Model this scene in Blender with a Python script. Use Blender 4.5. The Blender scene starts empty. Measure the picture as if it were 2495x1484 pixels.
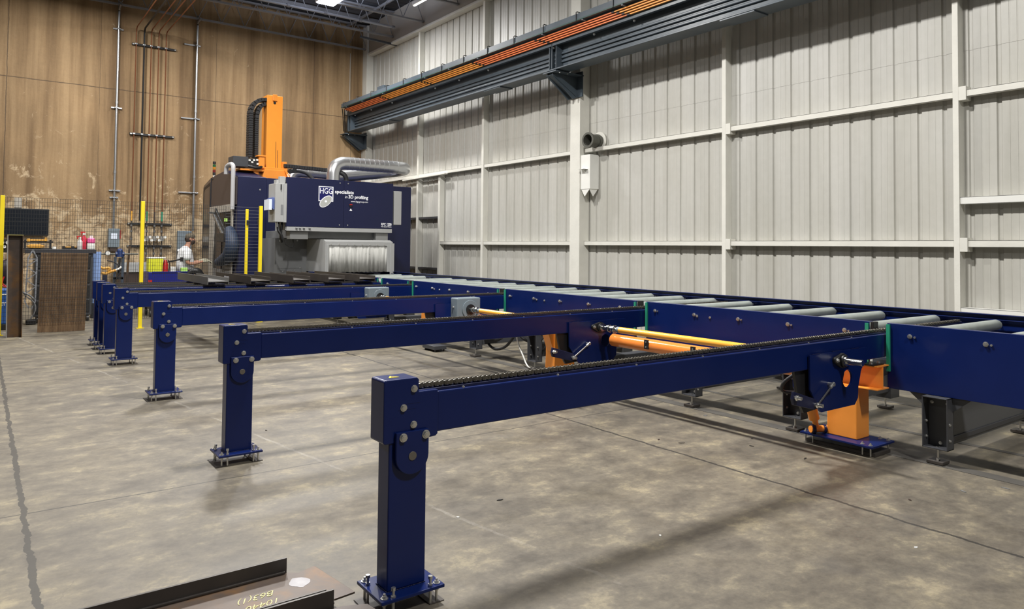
import bpy, bmesh, math, random
from math import pi, sin, cos, radians, atan2, hypot
from mathutils import Vector, Matrix
from mathutils.geometry import tessellate_polygon
random.seed(7)
SC = bpy.context.scene
COL = SC.collection

# ------------------------------------------------------------ camera, world, light, exposure
yaw, pitch, roll = radians(36.4084), radians(1.79), radians(-.5593)
fw = Vector((sin(yaw)*cos(pitch), cos(yaw)*cos(pitch), sin(pitch)))
r0 = Vector((cos(yaw), -sin(yaw), 0)); d0 = fw.cross(r0)
rt = cos(roll)*r0 + sin(roll)*d0; dn = -sin(roll)*r0 + cos(roll)*d0
cam = bpy.data.cameras.new('camera'); camo = bpy.data.objects.new('camera', cam); COL.objects.link(camo)
cam.sensor_fit = 'HORIZONTAL'; cam.sensor_width = 36.0
cam.lens = 1754.4/2495*36.0
cam.shift_y = -(742.0-548.0)/2495.0
cam.clip_start = .05; cam.clip_end = 200
up, bk = -dn, -fw
camo.matrix_world = Matrix(((rt.x, up.x, bk.x, 0), (rt.y, up.y, bk.y, 0), (rt.z, up.z, bk.z, 1.5), (0, 0, 0, 1)))
SC.camera = camo
SC.view_settings.view_transform = 'Standard'; SC.view_settings.look = 'None'
SC.view_settings.gamma = 1.0; SC.view_settings.use_curve_mapping = False
SC.view_settings.exposure = -0.33
w = bpy.data.worlds.new('world'); SC.world = w; w.use_nodes = True
w.node_tree.nodes['Background'].inputs[0].default_value = (.72, .76, .82, 1)
w.node_tree.nodes['Background'].inputs[1].default_value = .07

LAMPS = [(3.4, -2.0, 640), (3.4, 5.0, 1120), (3.4, 11.5, 860), (6.9, 17.0, 480), (-3.4, 1.5, 130), (-3.4, 8.0, 110), (-2.5, 14.5, 480), (1.6, 18.0, 300)]
def lamp(x, y, z, power, size=.45):
    l = bpy.data.lights.new('high_bay_or_fill_light', 'AREA'); l.shape = 'RECTANGLE'; l.size = size; l.size_y = size*2.2
    l.energy = power; l.color = (1.0, .975, .94)
    o = bpy.data.objects.new('high_bay_or_fill_light', l); COL.objects.link(o); o.location = (x, y, z)
    return o
for lx, ly, lp in LAMPS:
    lamp(lx, ly, 7.52, lp)
_deck_fill = lamp(6.9, 17.0, 7.76, 230, .5); _deck_fill.rotation_euler = (pi, 0, 0); _deck_fill.data.color = (.72, .80, 1.0)  # extra bluish upward light, added to brighten the roof deck above the fixture

# ------------------------------------------------------------ materials
def mat(name, col, rough=.5, metal=0, spec=.5, coat=0, noise=0, nscale=8, bump=0, bscale=60, emit=None, estr=0, trans=0, alpha=1, rvar=0):
    m = bpy.data.materials.new(name); m.use_nodes = True
    nt = m.node_tree; b = nt.nodes['Principled BSDF']
    b.inputs['Base Color'].default_value = (*col, 1); b.inputs['Roughness'].default_value = rough
    b.inputs['Metallic'].default_value = metal; b.inputs['Specular IOR Level'].default_value = spec
    b.inputs['Coat Weight'].default_value = coat; b.inputs['Coat Roughness'].default_value = .12
    b.inputs['Transmission Weight'].default_value = trans; b.inputs['Alpha'].default_value = alpha
    if emit: b.inputs['Emission Color'].default_value = (*emit, 1); b.inputs['Emission Strength'].default_value = estr
    if noise or bump or rvar:
        tc = nt.nodes.new('ShaderNodeTexCoord'); n = nt.nodes.new('ShaderNodeTexNoise')
        n.inputs['Scale'].default_value = nscale; n.inputs['Detail'].default_value = 6
        nt.links.new(tc.outputs['Object'], n.inputs['Vector'])
        if noise:
            mx = nt.nodes.new('ShaderNodeMix'); mx.data_type = 'RGBA'
            mx.inputs[6].default_value = (*[max(0, c*(1-noise)) for c in col], 1)
            mx.inputs[7].default_value = (*[min(1, c*(1+noise)) for c in col], 1)
            nt.links.new(n.outputs['Fac'], mx.inputs[0]); nt.links.new(mx.outputs[2], b.inputs['Base Color'])
        if rvar:
            mr = nt.nodes.new('ShaderNodeMapRange'); mr.inputs['To Min'].default_value = max(.02, rough-rvar); mr.inputs['To Max'].default_value = rough+rvar
            nt.links.new(n.outputs['Fac'], mr.inputs['Value']); nt.links.new(mr.outputs[0], b.inputs['Roughness'])
        if bump:
            n2 = nt.nodes.new('ShaderNodeTexNoise'); n2.inputs['Scale'].default_value = bscale; n2.inputs['Detail'].default_value = 4
            nt.links.new(tc.outputs['Object'], n2.inputs['Vector'])
            bp = nt.nodes.new('ShaderNodeBump'); bp.inputs['Strength'].default_value = bump; bp.inputs['Distance'].default_value = .02
            nt.links.new(n2.outputs['Fac'], bp.inputs['Height']); nt.links.new(bp.outputs[0], b.inputs['Normal'])
    return m
NAVY = mat('navy_paint', (.0030, .0118, .084), .30, spec=.28, coat=.08, noise=.12, nscale=5, rvar=.06)
NAVY2 = mat('navy_powder_coat', (.009, .012, .048), .38, spec=.4, noise=.1, nscale=3)
ORANGE = mat('orange_paint', (.90, .31, .042), .34, noise=.06, coat=.2)
ORANGE2 = mat('orange_gloss_tube', (.82, .26, .05), .16, noise=.06, coat=.6)
AMBER = mat('amber_paint', (.92, .42, .05), .25, noise=.04, coat=.3)
ZINC = mat('zinc_bolt', (.62, .62, .60), .30, metal=.9, noise=.1, nscale=60)
STEEL = mat('bright_steel', (.55, .55, .54), .22, metal=1, noise=.1, nscale=30)
DISC = mat('dull_pin_end', (.16, .145, .12), .5, metal=.4, noise=.2, nscale=60)
CHAIN = mat('oiled_chain_steel', (.15, .138, .115), .36, metal=.72, noise=.3, nscale=40)
GREY = mat('machine_grey', (.36, .365, .36), .45, noise=.05)
GREYD = mat('machine_grey_plate', (.205, .21, .213), .45, noise=.08)
GEAR = mat('gearbox_grey', (.17, .21, .24), .42, noise=.08)
ANTH = mat('anthracite_frame', (.048, .050, .056), .45, noise=.15)
CRANE = mat('crane_beam_grey', (.065, .085, .105), .36, noise=.25, nscale=2.5, rvar=.1)
BLACK = mat('black_plastic', (.012, .012, .013), .42)
RUBBER = mat('black_rubber', (.018, .018, .02), .55, noise=.2, nscale=30)
GREEN = mat('green_guide_plastic', (.02, .25, .15), .4)
WHITE = mat('white_paint', (.78, .78, .74), .5, noise=.05)
CREAM = mat('cream_steel_paint', (.70, .69, .63), .5, noise=.13, nscale=3.5, bump=.1, bscale=25)
YELLOW = mat('yellow_post_paint', (.85, .66, .015), .4, noise=.05)
MESH = mat('black_mesh_wire', (.018, .018, .018), .5)
ROLLER = mat('galvanised_roller', (.46, .51, .485), .38, metal=.45, noise=.22, nscale=9, rvar=.1)
DUCT = mat('galvanised_duct', (.60, .61, .62), .30, metal=.85, noise=.08, nscale=2)
GALV = mat('galvanised_conduit', (.40, .41, .42), .32, metal=.8, noise=.12)
COPPER = mat('copper_pipe', (.30, .12, .06), .34, metal=.7, noise=.3, nscale=6)
MILL = mat('mill_scale_steel', (.066, .058, .052), .42, metal=.35, noise=.35, nscale=6, rvar=.1)
MILLL = mat('grey_mill_steel', (.17, .17, .168), .42, metal=.3, noise=.18, nscale=5)
WHITEFL = mat('lettering_white', (.85, .86, .90), .5)
LOGOBLUE = mat('logo_blue', (.006, .008, .10), .35)
LOGOGREY = mat('logo_grey', (.42, .43, .40), .5)
CHALK = mat('yellow_chalk', (.80, .74, .32), .8)
SKIN = mat('skin', (.52, .27, .18), .55)
HAIR = mat('dark_brown_beard', (.035, .02, .012), .7)
SHIRT = mat('white_cotton', (.72, .73, .74), .85, noise=.05, nscale=20)
JEANS = mat('grey_work_trousers', (.16, .17, .20), .85, noise=.1)
CAPM = mat('camouflage_cap', (.12, .10, .07), .85, noise=.75, nscale=35)
GLOVE = mat('work_glove', (.42, .40, .30), .8, noise=.4, nscale=40)
PAPER = mat('paper', (.70, .76, .88), .6)
BLUEPL = mat('blue_plastic', (.02, .09, .32), .4)
BLUEBIN = mat('dark_blue_bin', (.008, .014, .20), .35)
LTBLUE = mat('pale_blue_sheet', (.24, .36, .66), .6, noise=.25, nscale=8)
PINK = mat('pink_liquid', (.80, .12, .35), .25)
RED = mat('red_plastic', (.50, .015, .012), .4)
TOOLOR = mat('tool_yellow', (.72, .36, .05), .45)
NEONY = mat('bright_yellow_plastic', (.72, .74, .03), .45)
NEONG = mat('lime_plastic', (.50, .85, .18), .45)
DKBROWN = mat('dark_brown_panel', (.055, .035, .028), .4)
LENS = mat('led_lens', (.9, .9, .9), .5, emit=(.80, .87, 1.0), estr=38)
LENS2 = mat('warm_lens', (.9, .9, .9), .5, emit=(1, .97, .9), estr=6)
LAMPG = mat('green_lamp', (.01, .10, .03), .3)
LAMPY = mat('amber_lamp', (.45, .18, .01), .3)
LAMPR = mat('red_lamp', (.16, .012, .01), .3)
SCREEN = mat('dark_screen', (.006, .009, .014), .25, spec=.4)
ROOFM = mat('dark_roof_deck', (.055, .058, .068), .7, noise=.2, nscale=1.2)
TRUSS = mat('joist_paint', (.24, .24, .25), .55, noise=.2)
PIPEGREY = mat('sprinkler_pipe', (.34, .345, .37), .45)
DIRTY = mat('dirty_steel_pipe', (.10, .10, .085), .5, metal=.4, noise=.4, nscale=14)
SOFFIT = mat('beige_liner_panel', (.40, .37, .32), .6, noise=.08, nscale=1.5)

def ramp(nt, fac, stops):
    r = nt.nodes.new('ShaderNodeValToRGB')
    while len(r.color_ramp.elements) > 1: r.color_ramp.elements.remove(r.color_ramp.elements[-1])
    r.color_ramp.elements[0].position = stops[0][0]; r.color_ramp.elements[0].color = (*stops[0][1], 1)
    for p, c in stops[1:]:
        e = r.color_ramp.elements.new(p); e.color = (*c, 1)
    nt.links.new(fac, r.inputs[0]); return r.outputs[0]
def nz(nt, vec, scale, detail=6, rough=.55, dist=0):
    n = nt.nodes.new('ShaderNodeTexNoise'); n.inputs['Scale'].default_value = scale; n.inputs['Detail'].default_value = detail
    n.inputs['Roughness'].default_value = rough; n.inputs['Distortion'].default_value = dist
    nt.links.new(vec, n.inputs['Vector']); return n.outputs['Fac']
def mapv(nt, vec, sc=(1, 1, 1), loc=(0, 0, 0)):
    m = nt.nodes.new('ShaderNodeMapping'); m.inputs['Scale'].default_value = sc; m.inputs['Location'].default_value = loc
    nt.links.new(vec, m.inputs['Vector']); return m.outputs[0]
def mth(nt, op, a, b=None, c=None):
    m = nt.nodes.new('ShaderNodeMath'); m.operation = op
    for i, v in enumerate((a, b, c)):
        if v is None: continue
        if isinstance(v, (int, float)): m.inputs[i].default_value = v
        else: nt.links.new(v, m.inputs[i])
    return m.outputs[0]
def mix(nt, fac, a, b, mode='MIX'):
    m = nt.nodes.new('ShaderNodeMix'); m.data_type = 'RGBA'; m.blend_type = mode
    for i, v in ((0, fac), (6, a), (7, b)):
        if isinstance(v, (int, float)): m.inputs[i].default_value = v
        elif isinstance(v, tuple): m.inputs[i].default_value = (*v, 1)
        else: nt.links.new(v, m.inputs[i])
    return m.outputs[2]
def base(name, rough=.6):
    m = bpy.data.materials.new(name); m.use_nodes = True; nt = m.node_tree
    b = nt.nodes['Principled BSDF']; b.inputs['Roughness'].default_value = rough
    g = nt.nodes.new('ShaderNodeNewGeometry'); s = nt.nodes.new('ShaderNodeSeparateXYZ'); nt.links.new(g.outputs['Position'], s.inputs[0])
    return m, nt, b, g.outputs['Position'], s.outputs
# concrete floor with slab joints, cracks and stains
def floor_mat():
    m, nt, b, P, S = base('concrete_floor', .5)
    big = nz(nt, P, .5, 4, .55); mid = nz(nt, mapv(nt, P, (1, 1.25, 1)), 3.4, 12, .74); fine = nz(nt, P, 42, 5, .7)
    st = nz(nt, P, 11, 8, .72); gr = nz(nt, mapv(nt, P, (1, 1, 1), (5, 3, 0)), 1.7, 10, .7)
    c = ramp(nt, mid, [(.36, (.108, .095, .075)), (.47, (.144, .127, .099)), (.55, (.176, .155, .117)), (.62, (.252, .219, .152)), (.74, (.322, .281, .192))])
    c = mix(nt, .6, c, ramp(nt, big, [(.36, (.72, .72, .74)), (.6, (1.05, 1.03, .98))]), 'MULTIPLY')
    c = mix(nt, .55, c, ramp(nt, gr, [(.40, (.74, .75, .78)), (.52, (1.0, 1.0, 1.0)), (.65, (1.12, 1.10, 1.0))]), 'MULTIPLY')
    c = mix(nt, .55, c, ramp(nt, st, [(.35, (.74, .74, .74)), (.5, (1.0, 1.0, 1.0)), (.68, (1.22, 1.2, 1.14))]), 'MULTIPLY')
    c = mix(nt, .4, c, ramp(nt, fine, [(.3, (.72, .72, .72)), (.7, (1.2, 1.2, 1.2))]), 'MULTIPLY')
    vo = nt.nodes.new('ShaderNodeTexVoronoi'); vo.feature = 'DISTANCE_TO_EDGE'; vo.inputs['Scale'].default_value = 5.5
    wv = mix(nt, .16, P, nt.nodes.new('ShaderNodeTexNoise').outputs['Color']); nt.nodes[-1].inputs[0].default_value = .16
    dn_ = [n for n in nt.nodes if n.type == 'TEX_NOISE'][-1]; dn_.inputs['Scale'].default_value = 3.5; dn_.inputs['Detail'].default_value = 6; nt.links.new(P, dn_.inputs['Vector'])
    nt.links.new(wv, vo.inputs['Vector'])
    hair = mth(nt, 'MULTIPLY', mth(nt, 'LESS_THAN', vo.outputs['Distance'], .006), ramp(nt, gr, [(.52, (0, 0, 0)), (.6, (.35, .35, .35))]))
    c = mix(nt, hair, c, (.07, .06, .05))
    wob = mth(nt, 'MULTIPLY', mth(nt, 'SUBTRACT', nz(nt, P, 5, 7, .7), .5), .075)
    wob2 = mth(nt, 'MULTIPLY', mth(nt, 'SUBTRACT', nz(nt, P, 1.1, 3, .5), .5), .05)
    tot = None
    def line(coord, pos, wid, wb):
        d = mth(nt, 'ABSOLUTE', mth(nt, 'SUBTRACT', mth(nt, 'ADD', coord, wb), pos))
        return mth(nt, 'LESS_THAN', d, wid)
    for cc, pos, wid, wb in ((S[0], .23, .015, wob), (S[0], 4.17, .012, wob), (S[1], 4.83, .006, wob2), (S[1], 9.35, .006, wob2), (S[1], .55, .006, wob2), (S[1], 13.9, .008, wob2)):
        l = line(cc, pos, wid, wb); tot = l if tot is None else mth(nt, 'MAXIMUM', tot, l)
    c = mix(nt, mth(nt, 'MULTIPLY', tot, .9), c, (.035, .032, .027))
    # pale worn wheel tracks
    tr = line(mth(nt, 'ADD', S[0], mth(nt, 'MULTIPLY', S[1], .16)), 2.72, .012, wob)
    c = mix(nt, mth(nt, 'MULTIPLY', mth(nt, 'MULTIPLY', tr, ramp(nt, gr, [(.45, (0, 0, 0)), (.6, (1, 1, 1))])), .28), c, (.42, .40, .36))
    # dark spills
    v = nz(nt, mapv(nt, P, (1, 1, 1), (3.1, 7.7, 0)), 1.0, 3, .5)
    c = mix(nt, ramp(nt, v, [(.66, (0, 0, 0)), (.74, (.45, .45, .45))]), c, (.085, .08, .075))
    nt.links.new(c, b.inputs['Base Color'])
    r = nt.nodes.new('ShaderNodeMapRange'); r.inputs['To Min'].default_value = .36; r.inputs['To Max'].default_value = .66
    nt.links.new(mid, r.inputs['Value']); nt.links.new(r.outputs[0], b.inputs['Roughness'])
    bp = nt.nodes.new('ShaderNodeBump'); bp.inputs['Strength'].default_value = .12; bp.inputs['Distance'].default_value = .006
    nt.links.new(mth(nt, 'SUBTRACT', mid, mth(nt, 'MULTIPLY', tot, 1.2)), bp.inputs['Height']); nt.links.new(bp.outputs[0], b.inputs['Normal'])
    return m
# back wall: old brown tilt-up concrete, water streaks, peeled patches, panel joints
def back_mat():
    m, nt, b, P, S = base('brown_stained_concrete', .75)
    streak = nz(nt, mapv(nt, P, (2.1, 1, .10)), 1.1, 6, .62, .2); blot = nz(nt, P, .8, 6, .6); fine = nz(nt, P, 14, 6, .7)
    c = ramp(nt, streak, [(.36, (.190, .116, .053)), (.47, (.285, .183, .089)), (.58, (.375, .252, .130))])
    c = mix(nt, .45, c, ramp(nt, blot, [(.35, (.72, .72, .72)), (.65, (1.12, 1.1, 1.08))]), 'MULTIPLY')
    c = mix(nt, .35, c, ramp(nt, fine, [(.3, (.8, .8, .8)), (.7, (1.15, 1.15, 1.15))]), 'MULTIPLY')
    # whitish flaking, mostly low on the wall
    pn = nz(nt, P, 2.6, 10, .78, .8); pb = nz(nt, P, .6, 2, .5)
    zf = nt.nodes.new('ShaderNodeMapRange'); zf.inputs['From Min'].default_value = 3.4; zf.inputs['From Max'].default_value = 1.3
    zf.inputs['To Min'].default_value = -.06; zf.inputs['To Max'].default_value = .17; nt.links.new(S[2], zf.inputs['Value'])
    pf = mth(nt, 'ADD', mth(nt, 'ADD', pn, zf.outputs[0]), mth(nt, 'MULTIPLY', pb, .25))
    c = mix(nt, ramp(nt, pf, [(.70, (0, 0, 0)), (.77, (.85, .85, .85))]), c, (.56, .43, .27))
    pn2 = nz(nt, P, 5, 6, .7)
    c = mix(nt, ramp(nt, mth(nt, 'ADD', pn2, mth(nt, 'MULTIPLY', zf.outputs[0], 1.2)), [(.66, (0, 0, 0)), (.76, (.6, .6, .6))]), c, (.10, .062, .035))
    tot = None
    wob = mth(nt, 'MULTIPLY', mth(nt, 'SUBTRACT', nz(nt, P, 3, 5, .6), .5), .04)
    for cc, pos, wid in ((S[2], 5.49, .011), (S[0], .40, .010), (S[0], 2.35, .004), (S[0], 5.17, .005), (S[0], 7.99, .007), (S[0], 9.2, .006)):
        l = mth(nt, 'LESS_THAN', mth(nt, 'ABSOLUTE', mth(nt, 'SUBTRACT', mth(nt, 'ADD', cc, wob), pos)), wid)
        tot = l if tot is None else mth(nt, 'MAXIMUM', tot, l)
    c = mix(nt, mth(nt, 'MULTIPLY', tot, .7), c, (.05, .032, .02))
    nt.links.new(c, b.inputs['Base Color'])
    bp = nt.nodes.new('ShaderNodeBump'); bp.inputs['Strength'].default_value = .3; bp.inputs['Distance'].default_value = .02
    nt.links.new(mth(nt, 'SUBTRACT', fine, tot), bp.inputs['Height']); nt.links.new(bp.outputs[0], b.inputs['Normal'])
    return m
def panel_mat():
    m, nt, b, P, S = base('white_ribbed_cladding', .42)
    n1 = nz(nt, mapv(nt, P, (1, 1.3, .12)), 2.0, 5, .6); n2 = nz(nt, P, 9, 5, .6); n3 = nz(nt, mapv(nt, P, (1, 1, .5)), .5, 3)
    c = ramp(nt, n1, [(.3, (.445, .440, .405)), (.6, (.53, .525, .495))])
    c = mix(nt, .3, c, ramp(nt, n2, [(.35, (.9, .9, .88)), (.7, (1.06, 1.06, 1.05))]), 'MULTIPLY')
    c = mix(nt, .5, c, ramp(nt, n3, [(.35, (.92, .90, .84)), (.65, (1.03, 1.03, 1.04))]), 'MULTIPLY')
    g = nz(nt, mapv(nt, P, (1, 3, .6)), 3, 8, .75)
    c = mix(nt, ramp(nt, g, [(.70, (0, 0, 0)), (.80, (.3, .3, .3))]), c, (.22, .19, .14))
    nt.links.new(c, b.inputs['Base Color'])
    b.inputs['Specular IOR Level'].default_value = .6
    return m
def wood_mat():
    m, nt, b, P, S = base('weathered_plywood', .7)
    n1 = nz(nt, mapv(nt, P, (9, 9, 1.1)), 2.0, 7, .65, .6); n2 = nz(nt, P, 5, 6, .7, .5)
    c = ramp(nt, n1, [(.3, (.10, .058, .028)), (.5, (.155, .093, .046)), (.7, (.22, .14, .072))])
    c = mix(nt, .6, c, ramp(nt, n2, [(.35, (.55, .52, .5)), (.65, (1.2, 1.15, 1.1))]), 'MULTIPLY')
    nt.links.new(c, b.inputs['Base Color']); return m
def rust_mat():
    m, nt, b, P, S = base('rusty_mill_plate', .42)
    n1 = nz(nt, P, 3.2, 7, .6, .5); n2 = nz(nt, P, 20, 6, .7)
    c = ramp(nt, n1, [(.34, (.058, .043, .036)), (.5, (.080, .056, .040)), (.60, (.125, .066, .026)), (.75, (.155, .085, .03))])
    c = mix(nt, .5, c, ramp(nt, n2, [(.3, (.75, .75, .75)), (.7, (1.25, 1.2, 1.2))]), 'MULTIPLY')
    nt.links.new(c, b.inputs['Base Color']); b.inputs['Metallic'].default_value = .25; return m
def curtain_mat():
    m, nt, b, P, S = base('welding_curtain', .7)
    n1 = nz(nt, mapv(nt, P, (14, 1, 1.2)), 1.4, 6, .6, .3); n2 = nz(nt, P, 7, 6, .75, 1.0)
    c = ramp(nt, n1, [(.35, (.33, .33, .31)), (.65, (.56, .56, .53))])
    c = mix(nt, ramp(nt, n2, [(.62, (0, 0, 0)), (.70, (.6, .6, .6))]), c, (.16, .16, .15))
    nt.links.new(c, b.inputs['Base Color']); return m
FLOOR, BACK, PANEL, WOOD, RUST, CURTAIN = floor_mat(), back_mat(), panel_mat(), wood_mat(), rust_mat(), curtain_mat()

# ------------------------------------------------------------ mesh helpers (world metres)
class M:
    def __init__(s, T=None): s.v = []; s.f = []; s.mi = []; s.cur = 0; s.T = T
    def add(s, vs, fs):
        o = len(s.v)
        for p in vs:
            p = Vector(p); s.v.append(s.T @ p if s.T else p)
        for f in fs: s.f.append([o+i for i in f]); s.mi.append(s.cur)
        return s
    def box(s, x0, x1, y0, y1, z0, z1):
        return s.add([(x0, y0, z0), (x1, y0, z0), (x1, y1, z0), (x0, y1, z0), (x0, y0, z1), (x1, y0, z1), (x1, y1, z1), (x0, y1, z1)],
                     [(0, 3, 2, 1), (4, 5, 6, 7), (0, 1, 5, 4), (1, 2, 6, 5), (2, 3, 7, 6), (3, 0, 4, 7)])
    def bar(s, a, b, w, h, up=(0, 0, 1)):
        a, b = Vector(a), Vector(b); d = (b-a).normalized(); u = Vector(up)
        if abs(d.dot(u)) > .99: u = Vector((1, 0, 0))
        sd = d.cross(u).normalized()*w/2; uu = sd.cross(d).normalized()*h/2
        vs = [a-sd-uu, a+sd-uu, a+sd+uu, a-sd+uu, b-sd-uu, b+sd-uu, b+sd+uu, b-sd+uu]
        return s.add(vs, [(0, 1, 2, 3), (7, 6, 5, 4), (0, 4, 5, 1), (1, 5, 6, 2), (2, 6, 7, 3), (3, 7, 4, 0)])
    def cyl(s, a, b, r, n=20, r2=None, caps=True):
        a, b = Vector(a), Vector(b); d = (b-a).normalized(); u = Vector((0, 0, 1)) if abs(d.z) < .9 else Vector((1, 0, 0))
        p = d.cross(u).normalized(); q = d.cross(p); r2 = r if r2 is None else r2
        vs = [a+(p*cos(2*pi*i/n)+q*sin(2*pi*i/n))*r for i in range(n)]+[b+(p*cos(2*pi*i/n)+q*sin(2*pi*i/n))*r2 for i in range(n)]
        fs = [(i, (i+1) % n, n+(i+1) % n, n+i) for i in range(n)]
        if caps: fs += [tuple(range(n-1, -1, -1)), tuple(range(n, 2*n))]
        return s.add(vs, fs)
    def ring(s, a, b, r, ri, n=24):
        a, b = Vector(a), Vector(b); d = (b-a).normalized(); u = Vector((0, 0, 1)) if abs(d.z) < .9 else Vector((1, 0, 0))
        p = d.cross(u).normalized(); q = d.cross(p); vs = []
        for c, rr in ((a, r), (b, r), (b, ri), (a, ri)):
            vs += [c+(p*cos(2*pi*i/n)+q*sin(2*pi*i/n))*rr for i in range(n)]
        return s.add(vs, [(k*n+i, k*n+(i+1) % n, ((k+1) % 4)*n+(i+1) % n, ((k+1) % 4)*n+i) for k in range(4) for i in range(n)])
    def tube(s, pts, r, n=10, sub=1):
        pts = [Vector(p) for p in pts]
        if sub > 1:
            P = [pts[0]]+pts+[pts[-1]]; out = []
            for i in range(1, len(P)-2):
                for k in range(sub):
                    t = k/sub; a, b, c, d = P[i-1:i+3]
                    out.append(.5*((2*b)+(c-a)*t+(2*a-5*b+4*c-d)*t*t+(-a+3*b-3*c+d)*t**3))
            pts = out+[pts[-1]]
        R = []; nrm = None
        for i, p in enumerate(pts):
            d = (pts[min(i+1, len(pts)-1)]-pts[max(i-1, 0)]).normalized()
            if nrm is None: nrm = d.cross(Vector((0, 0, 1)) if abs(d.z) < .9 else Vector((1, 0, 0))).normalized()
            nrm = (nrm-d*nrm.dot(d)).normalized(); q = d.cross(nrm)
            if isinstance(r, (list, tuple)):
                u = i/(len(pts)-1)*(len(r)-1); k0 = min(int(u), len(r)-2); rr = r[k0]+(r[k0+1]-r[k0])*(u-k0)
            else: rr = r
            R.append([p+(nrm*cos(2*pi*k/n)+q*sin(2*pi*k/n))*rr for k in range(n)])
        vs = [v for ring in R for v in ring]
        fs = [(i*n+k, i*n+(k+1) % n, (i+1)*n+(k+1) % n, (i+1)*n+k) for i in range(len(R)-1) for k in range(n)]
        fs += [tuple(range(n-1, -1, -1)), tuple(range((len(R)-1)*n, len(R)*n))]
        return s.add(vs, fs)
    def prism(s, loops, ax, a0, a1):
        # loops: outer polygon then holes, 2D points; ax 'x','y','z' = extrusion axis
        if not isinstance(loops[0][0], (tuple, list)): loops = [loops]
        def P(u, v, a): return {'x': (a, u, v), 'y': (u, a, v), 'z': (u, v, a)}[ax]
        flat = [p for L in loops for p in L]; n = len(flat)
        tris = tessellate_polygon([[Vector((p[0], p[1], 0)) for p in L] for L in loops])
        vs = [P(u, v, a0) for u, v in flat]+[P(u, v, a1) for u, v in flat]
        fs = [tuple(t) for t in tris]+[tuple(n+i for i in reversed(t)) for t in tris]
        if len(loops) == 1: fs = [tuple(range(n)), tuple(range(2*n-1, n-1, -1))]
        o = 0
        for L in loops:
            k = len(L); fs += [(o+i, n+o+i, n+o+(i+1) % k, o+(i+1) % k) for i in range(k)]; o += k
        return s.add(vs, fs)
    def sphere(s, c, r, n=16, m=10, sc=(1, 1, 1)):
        c = Vector(c); vs = [c+Vector((0, 0, r*sc[2]))]
        for j in range(1, m):
            t = pi*j/m
            vs += [c+Vector((sin(t)*cos(2*pi*i/n)*r*sc[0], sin(t)*sin(2*pi*i/n)*r*sc[1], cos(t)*r*sc[2])) for i in range(n)]
        vs.append(c-Vector((0, 0, r*sc[2]))); fs = [(0, 1+i, 1+(i+1) % n) for i in range(n)]
        for j in range(m-2): fs += [(1+j*n+i, 1+(j+1)*n+i, 1+(j+1)*n+(i+1) % n, 1+j*n+(i+1) % n) for i in range(n)]
        L = len(vs)-1; fs += [(L, 1+(m-2)*n+(i+1) % n, 1+(m-2)*n+i) for i in range(n)]
        return s.add(vs, fs)
    def hexbolt(s, c, d, r=.011, h=.008, washer=True, n=6):
        c = Vector(c); d = Vector(d).normalized()
        if washer: s.cyl(c, c+d*.003, r*1.35, 16); c = c+d*.003
        return s.cyl(c, c+d*h, r*1.08, n).cyl(c+d*h, c+d*(h+.0015), r*.75, n)
    def build(s, name, mats, parent=None, smooth=None, bevel=0, seg=2, origin=None):
        me = bpy.data.meshes.new(name)
        if not isinstance(mats, (list, tuple)): mats = [mats]
        if parent is not None: o = wloc(parent)
        elif origin is not None: o = Vector(origin)
        else:
            o = Vector(((min(v.x for v in s.v)+max(v.x for v in s.v))/2, (min(v.y for v in s.v)+max(v.y for v in s.v))/2, min(v.z for v in s.v)))
        me.from_pydata([v-o for v in s.v], [], s.f)
        bm = bmesh.new(); bm.from_mesh(me); bmesh.ops.recalc_face_normals(bm, faces=bm.faces); bm.to_mesh(me); bm.free()
        for m in mats: me.materials.append(m)
        if len(mats) > 1: me.polygons.foreach_set('material_index', s.mi)
        if smooth:
            me.polygons.foreach_set('use_smooth', [True]*len(me.polygons)); me.set_sharp_from_angle(angle=radians(smooth))
        me.update()
        ob = bpy.data.objects.new(name, me); COL.objects.link(ob)
        if parent is not None: ob.parent = parent
        else: ob.location = o
        if bevel:
            b = ob.modifiers.new('bevel', 'BEVEL'); b.width = bevel; b.segments = seg; b.limit_method = 'ANGLE'; b.angle_limit = radians(40)
            b.harden_normals = False
        return ob
def wloc(o):
    p = Vector((0, 0, 0))
    while o is not None: p = p+o.location; o = o.parent
    return p
def tag(o, label=None, cat=None, group=None, kind=None):
    if label: o['label'] = label
    if cat: o['category'] = cat
    if group: o['group'] = group
    if kind: o['kind'] = kind
    return o
def empty(name, loc, label, cat, group=None):
    o = bpy.data.objects.new(name, None); o.empty_display_size = .1; COL.objects.link(o); o.location = loc
    return tag(o, label, cat, group)
def copy_tree(o, parent=None):
    c = o.copy(); COL.objects.link(c)
    if parent is not None: c.parent = parent
    for ch in list(CH.get(o.name, [])) or [x for x in o.children]: copy_tree(ch, c)
    return c
CH = {}
def place(o, dx=0, dy=0, dz=0, label=None, group=None):
    c = copy_tree(o); c.location = o.location+Vector((dx, dy, dz))
    if label: c['label'] = label
    if group: c['group'] = group
    return c
def struct(o): o['kind'] = 'structure'; return o
_bm = {}
def bolt(parent, pos, d, r=.011, h=.008, m=None, name='bolt'):
    key = (tuple(round(x, 3) for x in d), r, h, (m or ZINC).name)
    if key not in _bm:
        b = M().hexbolt((0, 0, 0), d, r, h); me_o = b.build(name, m or ZINC, None, smooth=30, origin=(0, 0, 0)); _bm[key] = me_o.data; bpy.data.objects.remove(me_o)
    o = bpy.data.objects.new(name, _bm[key]); COL.objects.link(o); o.parent = parent; o.location = Vector(pos)-wloc(parent)
    return o
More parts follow.
